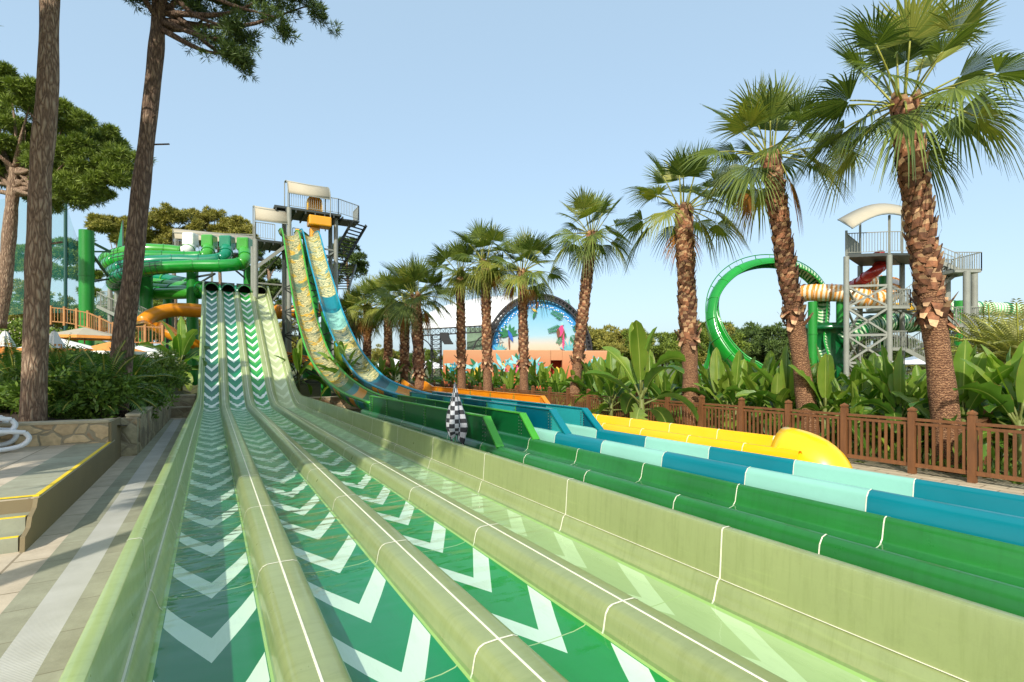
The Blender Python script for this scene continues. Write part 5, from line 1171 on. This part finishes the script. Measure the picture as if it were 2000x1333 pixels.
leafpoly(m, 1100, 640, R(-95), 24, 9, DD - .08, 6); leafpoly(m, 1098, 633, R(-100), 26, 10, DD - .083, 3); leafpoly(m, 1101, 650, R(-92), 36, 4, DD - .086, 3); leafpoly(m, 1096, 636, R(60), 7, 6, DD - .09, 5)
leafpoly(m, 1090, 640, R(-88), 22, 7, DD - .093, 6)
leafpoly(m, 992, 644, R(-68), 26, 7, DD - .096, 4); leafpoly(m, 990, 646, R(70), 6, 5, DD - .099, 5)
leafpoly(m, 1050, 610, R(150), 14, 4, DD - .1, 2); leafpoly(m, 1046, 604, R(70), 16, 5, DD - .103, 6); leafpoly(m, 1046, 608, R(-110), 16, 5, DD - .106, 1)
sh(m, o).build('painted_birds_and_palms', pm, SG)
# ---------------------------------------------------------------- right slide tower
T2 = thing('slide_tower', (*at(1700, 718, 35).xy, 0), 'grey steel slide tower with a curved cream canopy right of the loop slide', 'tower'); o = gsh(T2)
fl_, fr_, bl_, br_ = at(1653, 500, 33.5), at(1737, 490, 33), at(1680, 505, 36.5), at(1762, 495, 36); zf = fl_.z
C4 = [Vector((p.x, p.y, zf)) for p in (fl_, fr_, br_, bl_)]
sh(MB().add(C4, [(0, 1, 2, 3)]), o).build('platform', M['dsteel'], T2, solid=.2)
ext = [C4[1], C4[1] + Vector((cs, -sn, 0)) * 1.6, C4[2] + Vector((cs, -sn, 0)) * 1.2, C4[2]]; sh(MB().add([p + Vector((0, 0, .0)) for p in ext], [(0, 1, 2, 3)]), o).build('platform', M['dsteel'], T2, solid=.14)
for p in C4: sh(MB().tube([(p.x, p.y, 0), (p.x, p.y, zf - .05)], .165, 12), o).build('post', M['steel'], T2, 'auto')
m = MB()
for (a, b) in ((0, 1), (1, 2), (2, 3), (3, 0)):
    zs = [.4, 2.2, 4.0, 5.8, 7.2]
    for z0, z1 in zip(zs, zs[1:]):
        p0, p1 = Vector((C4[a].x, C4[a].y, z0)), Vector((C4[b].x, C4[b].y, z1)); p2, p3 = Vector((C4[a].x, C4[a].y, z1)), Vector((C4[b].x, C4[b].y, z0))
        if a in (0, 3): m.bar(p0, p1, .12); m.bar(p2, p3, .12)
        m.bar(p2, Vector((C4[b].x, C4[b].y, z1)), .14)
sh(m, o).build('brace', M['steel'], T2)
m = MB(); up = Vector((0, 0, .1)); railing(m, [C4[3] + up, C4[0] + up, C4[1] + up, ext[1] + up, ext[2] + up], 1.35, .16, .014, .025); sh(m, o).build('railing', M['steel'], T2)
Z = lambda p, z: Vector((p.x, p.y, z))
cA, cB, cC, cD = at(1637, 426, 34.5), at(1664, 445, 32), at(1780, 428, 33), at(1766, 404, 36)
m = MB(); rows = []
for k in range(11):
    u = k / 10; rise = .62 * math.sin(math.pi * u * .95); rows.append([cA.lerp(cD, u) + Vector((0, 0, rise - .1)), cB.lerp(cC, u) + Vector((0, 0, rise))])
rows = [[r[0], r[0].lerp(r[1], .5) + Vector((0, 0, .08)), r[1]] for r in rows]
m.sweep(rows); sh(m, o).build('canopy', M['canvas'], T2, True, solid=.04)
m = MB()
for e in (0, 1, 2): m.tube([r[e] - Vector((0, 0, .05)) for r in rows], .05, 6)
m.bar(rows[0][0], rows[0][2], .07); m.bar(rows[-1][0], rows[-1][2], .07)
for i, p in zip((1, 7, 7, 2), C4): q = rows[i][0 if p is C4[3] or p is C4[2] else 2]; m.bar(p, Vector((p.x, p.y, q.z - .05)), .11)
sh(m, o).build('canopy_frame', M['steel'], T2)
S1 = thing('stair_tower', (*at(1890, 718, 33).xy, 0), 'grey stair with railed landings on tall posts right of the largest palm', 'stairs'); o = gsh(S1)
for px, D in ((1888, 32), (1903, 34), (1850, 33.5)): p = at(px, 530, D); sh(MB().tube([(p.x, p.y, 0), (p.x, p.y, p.z)], .19, 12), o).build('post', M['steel'], S1, 'auto')
def landing(px0, px1, py, D, nm='landing'):
    a, b = at(px0, py, D), at(px1, py, D); f = Vector((sn, cs, 0)) * 2.2; sh(MB().add([a, b, b + f, a + f], [(0, 1, 2, 3)]), o).build(nm, M['steel'], S1, solid=.2)
    m = MB(); railing(m, [a, b, b + f, a + f], 1.15, .15, .014, .025); sh(m, o).build('railing', M['steel'], S1)
landing(1865, 1917, 529, 32); landing(1738, 1778, 600, 33); landing(1868, 1921, 636, 32); landing(1738, 1772, 682, 33)
for a, b in ((at(1868, 530, 33), at(1790, 497, 34)), (at(1770, 600, 33.5), at(1866, 530, 33.5)), (at(1775, 604, 33), at(1868, 640, 33)), (at(1772, 684, 33), at(1830, 716, 32)), (at(1870, 640, 34), at(1790, 690, 34))):
    m = MB(); rl = MB(); stairs(m, rl, a, b, 1.1); sh(m, o).build('stair_flight', M['steel'], S1); sh(rl, o).build('railing', M['steel'], S1)
# loop slide
LP = thing('loop_slide', (*at(1500, 718, 35).xy, 0), 'bright green loop slide curving up to a large open ring behind the palms', 'water slide'); o = gsh(LP)
pp = [(1530, 752, 31.5), (1504, 740, 31.8), (1478, 722, 32.2), (1450, 706, 32.6), (1424, 680, 33), (1405, 648, 33.4), (1397, 612, 33.8), (1403, 575, 34.3), (1424, 545, 34.8), (1456, 525, 35.3), (1495, 516, 35.8), (1535, 519, 36.3), (1572, 534, 36.8), (1598, 560, 37.1), (1608, 592, 37.1), (1606, 630, 36.6), (1602, 670, 36), (1615, 712, 35)]
P = catmull([at(*q) for q in pp], 5); ctr = at(1502, 622, 34.8); rows = []; uvs = []; L = 0
for i, p in enumerate(P):
    T = (P[min(i + 1, len(P) - 1)] - P[max(i - 1, 0)]).normalized(); inn = (ctr - p); inn = (inn - T * inn.dot(T)).normalized(); cw = 1.15 * (1 - ss(i / len(P), .28, .5)); inn = inn + Vector((-sn, -cs, .1)) * cw; inn = (inn - T * inn.dot(T)).normalized(); s_ = T.cross(inn); r = lerp(.80, .40, ss(i / len(P), .2, .48))
    if i: L += (P[i] - P[i - 1]).length
    a0, a1 = (-R(15), R(195)); rows.append([p + s_ * math.cos(a) * r - inn * math.sin(a) * r for a in [lerp(a0, a1, k / 14) for k in range(15)]]); uvs.append([(k / 14, L) for k in range(15)])
cut = int(len(rows) * .62)
m = MB(); m.sweep(rows[:cut + 1]); sh(m, o).build('trough', M['tubeA'], LP, True, solid=.06)
m = MB(); m.sweep(rows[cut:], uvs=uvs[cut:]); sh(m, o).build('trough', M['stripeG'], LP, True, solid=.06)
for e in (0, 14): sh(MB().tube([r[e] for r in rows], .06, 6), o).build('rim', M['tubeA'], LP, True)
for i in range(3, len(rows) - 2, 5): sh(MB().tube([p + (p - P[i]) * .06 for p in rows[i]], .03, 5), o).build('flange', M['column'], LP)
m = MB()
m.tube([P[i] - (ctr - P[i]).normalized() * .72 for i in range(6, len(P) - 16)], .035, 5)
for i in range(6, len(P) - 16, 3): q = P[i] - (ctr - P[i]).normalized() * .72; m.bar(q, P[i] - (ctr - P[i]).normalized() * .42, .04)
sh(m, o).build('outer_rail', M['column'], LP)
for (a, b) in ((at(1398, 620, 34.2), at(1370, 722, 34)), (at(1392, 600, 34.5), at(1392, 722, 35)), (at(1404, 650, 34), at(1352, 722, 34.5))): sh(MB().bar(a, (b.x, b.y, 0), .16), o).build('support_leg', M['column'], LP)
for k, (px, top, D, r, lb) in enumerate(((1587, 590, 34.5, .28, 'green column under the orange striped tube, left one'), (1641, 590, 36.5, .26, 'green column behind the grey tower legs, under the striped tube'), (1726, 540, 36.5, .3, 'green column inside the grey tower on the right'), (1875, 588, 38, .36, 'dark green column behind the right stair landing'))): column(px, top, D, r, lb, base=0)
def tubething(name, label, pix, r, mt, m2, grp=None):
    P = catmull([at(*q) for q in pix], 7); t = thing(name, P[0], label, 'water slide', grp); o = tuple(P[0]); sh(MB().tube(P, r, 16), o).build('tube', mt, t, True)
    for i in range(4, len(P) - 1, 6): sh(MB().tube([P[i].lerp(P[i + 1], .2), P[i].lerp(P[i + 1], .5)], r + .06, 16), o).build('flange', m2, t, 'auto')
    return t
tubething('tube_slide', 'orange and cream striped tube slide passing through the right tower', [(1560, 574, 38), (1580, 572, 37.4), (1610, 572, 36.8), (1650, 574, 36.2), (1690, 583, 35.6), (1722, 584, 35.6), (1742, 568, 36.8), (1735, 556, 38.2), (1700, 556, 38.8), (1670, 560, 39)], .62, M['stripeO'], M['orange'])
tubething('tube_slide', 'red tube slide start under the platform of the right tower', [(1716, 495, 35.5), (1720, 515, 35.2), (1712, 528, 34.8), (1695, 540, 35.2), (1680, 552, 36.2), (1665, 560, 37)], .36, M['red'], M['red'])
tubething('tube_slide', 'green and cream striped tube low behind the right tower', [(1640, 670, 36), (1664, 654, 36), (1690, 640, 36.4), (1730, 632, 37), (1775, 630, 37.4), (1820, 628, 38), (1860, 624, 39)], .72, M['stripeG'], M['dgreen'])
tubething('tube_slide', 'long pale green striped tube running off to the right edge', [(1830, 600, 46), (1880, 602, 46), (1940, 604, 46), (2010, 608, 46), (2080, 612, 46)], .62, M['stripeP'], M['tubeB'])
tubething('tube_slide', 'yellow tube behind the stair, beside the largest palm trunk', [(1730, 606, 38.5), (1752, 602, 38), (1785, 604, 38), (1810, 612, 38.5)], .4, M['yellow'], M['yellow'])
# green funnel below the striped tube
FN = thing('funnel_slide', (*at(1615, 718, 37).xy, 0), 'dark green bowl shaped slide section under the orange striped tube', 'water slide'); o = gsh(FN); c = at(1612, 660, 37)
m = MB(); rows = []
for z, r in ((3.3, 1.4), (4.6, 1.7), (5.0, 1.5), (3.8, 1.2), (2.4, 1.3), (.9, 1.5), (.4, 1.2)): rows.append([(c.x + math.cos(2 * math.pi * k / 20) * r, c.y + math.sin(2 * math.pi * k / 20) * r, z) for k in range(20)])
m.sweep(rows[1:], closed=True); sh(m, o).build('bowl', M['dgreen'], FN, True, solid=.05); m = MB()
for k in range(0, 20, 5): m.tube([rows[4][k], (rows[4][k][0], rows[4][k][1], 0)], .1, 6)
sh(m, o).build('support_frame', M['column'], FN)
# ---------------------------------------------------------------- parasols, net, distant things
def parasol_open(label, p, w, mt, grp):
    z0 = hill(p.x, p.y); t = thing('open_parasol', (p.x, p.y, z0), label, 'parasol', grp); h = p.z - z0; m = MB(); n = 8
    for k in range(n):
        a, b = [2 * math.pi * (k + e) / n for e in (0, 1)]; m.add([(0, 0, h), (math.cos(a) * w / 2, math.sin(a) * w / 2, h - .42), (math.cos(b) * w / 2, math.sin(b) * w / 2, h - .42)], [(0, 1, 2)]); m.add([(math.cos(a) * w / 2, math.sin(a) * w / 2, h - .42), (math.cos(b) * w / 2, math.sin(b) * w / 2, h - .42), (math.cos(b) * w / 2, math.sin(b) * w / 2, h - .55), (math.cos(a) * w / 2, math.sin(a) * w / 2, h - .55)], [(0, 1, 2, 3)], 1 if len(mt) > 1 else 0)
    m.build('canopy', mt, t, solid=.01); MB().tube([(0, 0, 0), (0, 0, h)], .03, 8).build('pole', M['red'] if 'red' in label else M['steel'], t, 'auto')
    m = MB()
    for k in range(n): a = 2 * math.pi * k / n; m.bar((0, 0, h - .55), (math.cos(a) * w * .4, math.sin(a) * w * .4, h - .38), .02)
    m.build('ribs', M['steel'], t)
for px, py, D, w, lb, mt in ((165, 640, 24, 3.1, 'open beige parasol on a red pole, highest of the left group', [M['canvas'], M['canvasO']]), (120, 662, 21, 2.8, 'open cream parasol behind the thick pine trunk', [M['canvas2'], M['canvasO']]), (215, 668, 22, 2.6, 'open orange and cream parasol left of the leaning pine foot', [M['canvasO'], M['canvas2']]), (275, 676, 24, 2.8, 'low open white parasol right of the leaning pine foot', [M['canvas2'], M['canvas2']])):
    parasol_open(lb, at(px, py, D), w, mt, 'open parasols on the left terrace')
for px, py, D, lb in ((1372, 712, 40, 'small far cream parasol left of the loop slide foot'), (1530, 724, 38, 'small far yellow parasol below the loop slide'), (1700, 724, 36, 'small far orange parasol below the grey tower'), (1872, 722, 30, 'far orange parasol right of the largest palm'), (1985, 705, 36, 'far grey parasol at the right edge')): parasol_open(lb, at(px, py, D), 3.4, [M['canvasO'] if 'orange' in lb or 'yellow' in lb else M['canvas']], 'far parasols behind the bananas')
def parasol_closed(label, px, py, D):
    p = at(px, py, D); z0 = bedz(p) if p.y < 24 else hill(p.x, p.y); t = thing('closed_parasol', (p.x, p.y, z0), label, 'parasol', 'closed parasols on the left terrace'); h = p.z - z0
    for nm, za, zb, ra, rb_, mt in (('upper_cloth', h, h - .5, .05, .24, M['canvas2']), ('lower_cloth', h - .38, h - 1.5, .20, .34, M['canvasO'])):
        m = MB(); m.sweep([[(math.cos(2 * math.pi * k / 32) * lerp(ra, rb_, u) * (1 + .22 * math.sin(8 * 2 * math.pi * k / 32 + .6 * j)), math.sin(2 * math.pi * k / 32) * lerp(ra, rb_, u) * (1 + .22 * math.sin(8 * 2 * math.pi * k / 32)), lerp(za, zb, u)) for k in range(32)] for j, u in enumerate((0, .3, .6, .85, 1))], closed=True); m.build(nm, mt, t, True)
    MB().tube([(0, 0, 0), (0, 0, h + .05)], .028, 8).build('pole', M['steel'], t, 'auto')
parasol_closed('closed orange parasol with a white top at the left edge', 10, 648, 17); parasol_closed('closed orange parasol with a white top right of the thick pine trunk', 106, 648, 15.5)
NP = thing('net_pole', (*at(128, 620, 45).xy, hill(*at(128, 620, 45).xy)), 'tall dark pole holding teal netting left of the green column', 'pole'); o = gsh(NP)
p = at(128, 330, 45); sh(MB().tube([(p.x, p.y, o[2]), (p.x, p.y, p.z)], .13, 8), o).build('pole', mat('dark_green_pole', srgb(20, 70, 60), .5), NP, 'auto')
m = MB(); m.sweep([[at(128, 395, 45), at(128, 500, 45), at(128, 612, 45)], [at(142, 440, 45.3), at(143, 520, 45.3), at(145, 612, 45.3)], [at(160, 487, 46), at(165, 560, 46), at(170, 615, 46)]]); m.sweep([[at(128, 395, 45), at(128, 500, 45), at(128, 612, 45)], [at(60, 380, 46), at(60, 500, 46), at(60, 612, 46)], [at(-30, 395, 47), at(-30, 500, 47), at(-30, 620, 47)]]); m.sweep([[at(180, 590, 43), at(180, 640, 43)], [at(230, 520, 44), at(230, 640, 44)], [at(280, 540, 44), at(280, 640, 44)]]); sh(m, o).build('netting', M['net'], NP)
q = thing('flag_mast', at(237, 500, 40), 'thin teal sail shaped mast above the tube bend', 'flag'); m = MB(); o = gsh(q); m.add([at(228, 488, 40), at(240, 482, 40), at(240, 440, 40), at(239, 432, 40)], [(0, 1, 2, 3)]); sh(m, o).build('sail', M['tubeB'], q, solid=.05); sh(MB().bar(at(240, 500, 40), at(240, 431, 40), .08), o).build('pole', M['dsteel'], q)
# white vehicles and tents glimpsed through the palms: far tent tops
for px, py, D, w, lb in ((770, 716, 60, 5, 'far white tent left of the truss post'), (838, 720, 55, 4, 'far white tent behind the truss post'), (1985, 700, 50, 6, 'far white tent top at the right edge'), (1790, 712, 52, 6, 'far white tent behind the right tower')):
    p = at(px, py, D); t = thing('white_tent', (p.x, p.y, 0), lb, 'tent', 'far white tents'); h = p.z
    MB().add([(-w / 2, -w / 3, h), (w / 2, -w / 3, h), (w / 2, w / 3, h), (-w / 2, w / 3, h), (0, 0, h + .9)], [(0, 1, 4), (1, 2, 4), (2, 3, 4), (3, 0, 4)]).build('roof', M['white'], t)
    m = MB(); [m.bar((x, y, 0), (x, y, h), .08) for x in (-w / 2, w / 2) for y in (-w / 3, w / 3)]; m.build('frame', M['steel'], t)
# ---------------------------------------------------------------- tree line beyond the park
TV = []
for q in range(4):
    rq = random.Random(500 + q); C = [(Vector((rq.uniform(-2.6, 2.6), rq.uniform(-2.6, 2.6), 4.2 + rq.uniform(-1.5, 1.7))), (1.3, 1.3, .9)) for _ in range(12)]
    t = pine_tree('x', [(0, 0, 0), (.1, 0, 2), (0, .1, 4)], .22, .12, C, 3600, mm=('pineo', 'pine', 'pined', 'pineo')[q], L=.42, Wd=.12, k=4, seed=520 + q, group='pines in the tree line beyond the park', bseg=7); TV.append((t, tree_of(t)))
rt_ = random.Random(5)
TM_ = [(-100, 'beyond the lawn behind the left trunks'), (240, 'behind the tube slides'), (540, 'behind the tower and the blue chute'), (640, 'on the horizon behind the slim palms'), (1150, 'between the painted stage and the third palm'), (1352, 'seen inside and beside the loop slide'), (1590, 'behind the grey tower'), (1800, 'behind the right stair landings')]
cnt = {}
ORD2 = ORD
for px in list(range(-60, 640, 50)) + list(range(640, 870, 34)) + list(range(1150, 1560, 36)) + list(range(1600, 2080, 48)):
    if px < 640: D, sc = rt_.uniform(66, 95), rt_.uniform(1.0, 1.5)
    elif px < 900: D, sc = rt_.uniform(150, 210), 1.15
    else: D = rt_.uniform(62, 90); sc = rt_.uniform(.95, 1.25) * D / 72 * (1 if px < 1570 else .8)
    p = G(px + rt_.uniform(-8, 8), D, 0); p.z = hill(p.x, p.y) if px < 640 else 0; t, tr = TV[rt_.randrange(4)]; w_ = [m for x, m in TM_ if x <= px][-1]; k = cnt.get(w_, 0); cnt[w_] = k + 1
    dup(t, p, rt_.uniform(0, 6), ORD2[k] + ' tree line pine from the left ' + w_, sc, 'pines in the tree line beyond the park', tr)
for t, tr in TV:
    for c_, _ in tr: bpy.data.objects.remove(c_)
    bpy.data.objects.remove(t)
# low ground cover under the bananas
rng = np.random.default_rng(31); n = 16000; X = 11.2 + rng.random(n) ** 1.4 * 9; Y = rng.uniform(1, 34, n); P = np.stack([X, Y, rng.random(n) * .25], 1)
V, F = blades(P, np.tile([0, 0, 1.], (n, 1)), .22, .07, rng, .6); struct(npmesh('ground_cover', V, F, M['shrub']), 'stuff')
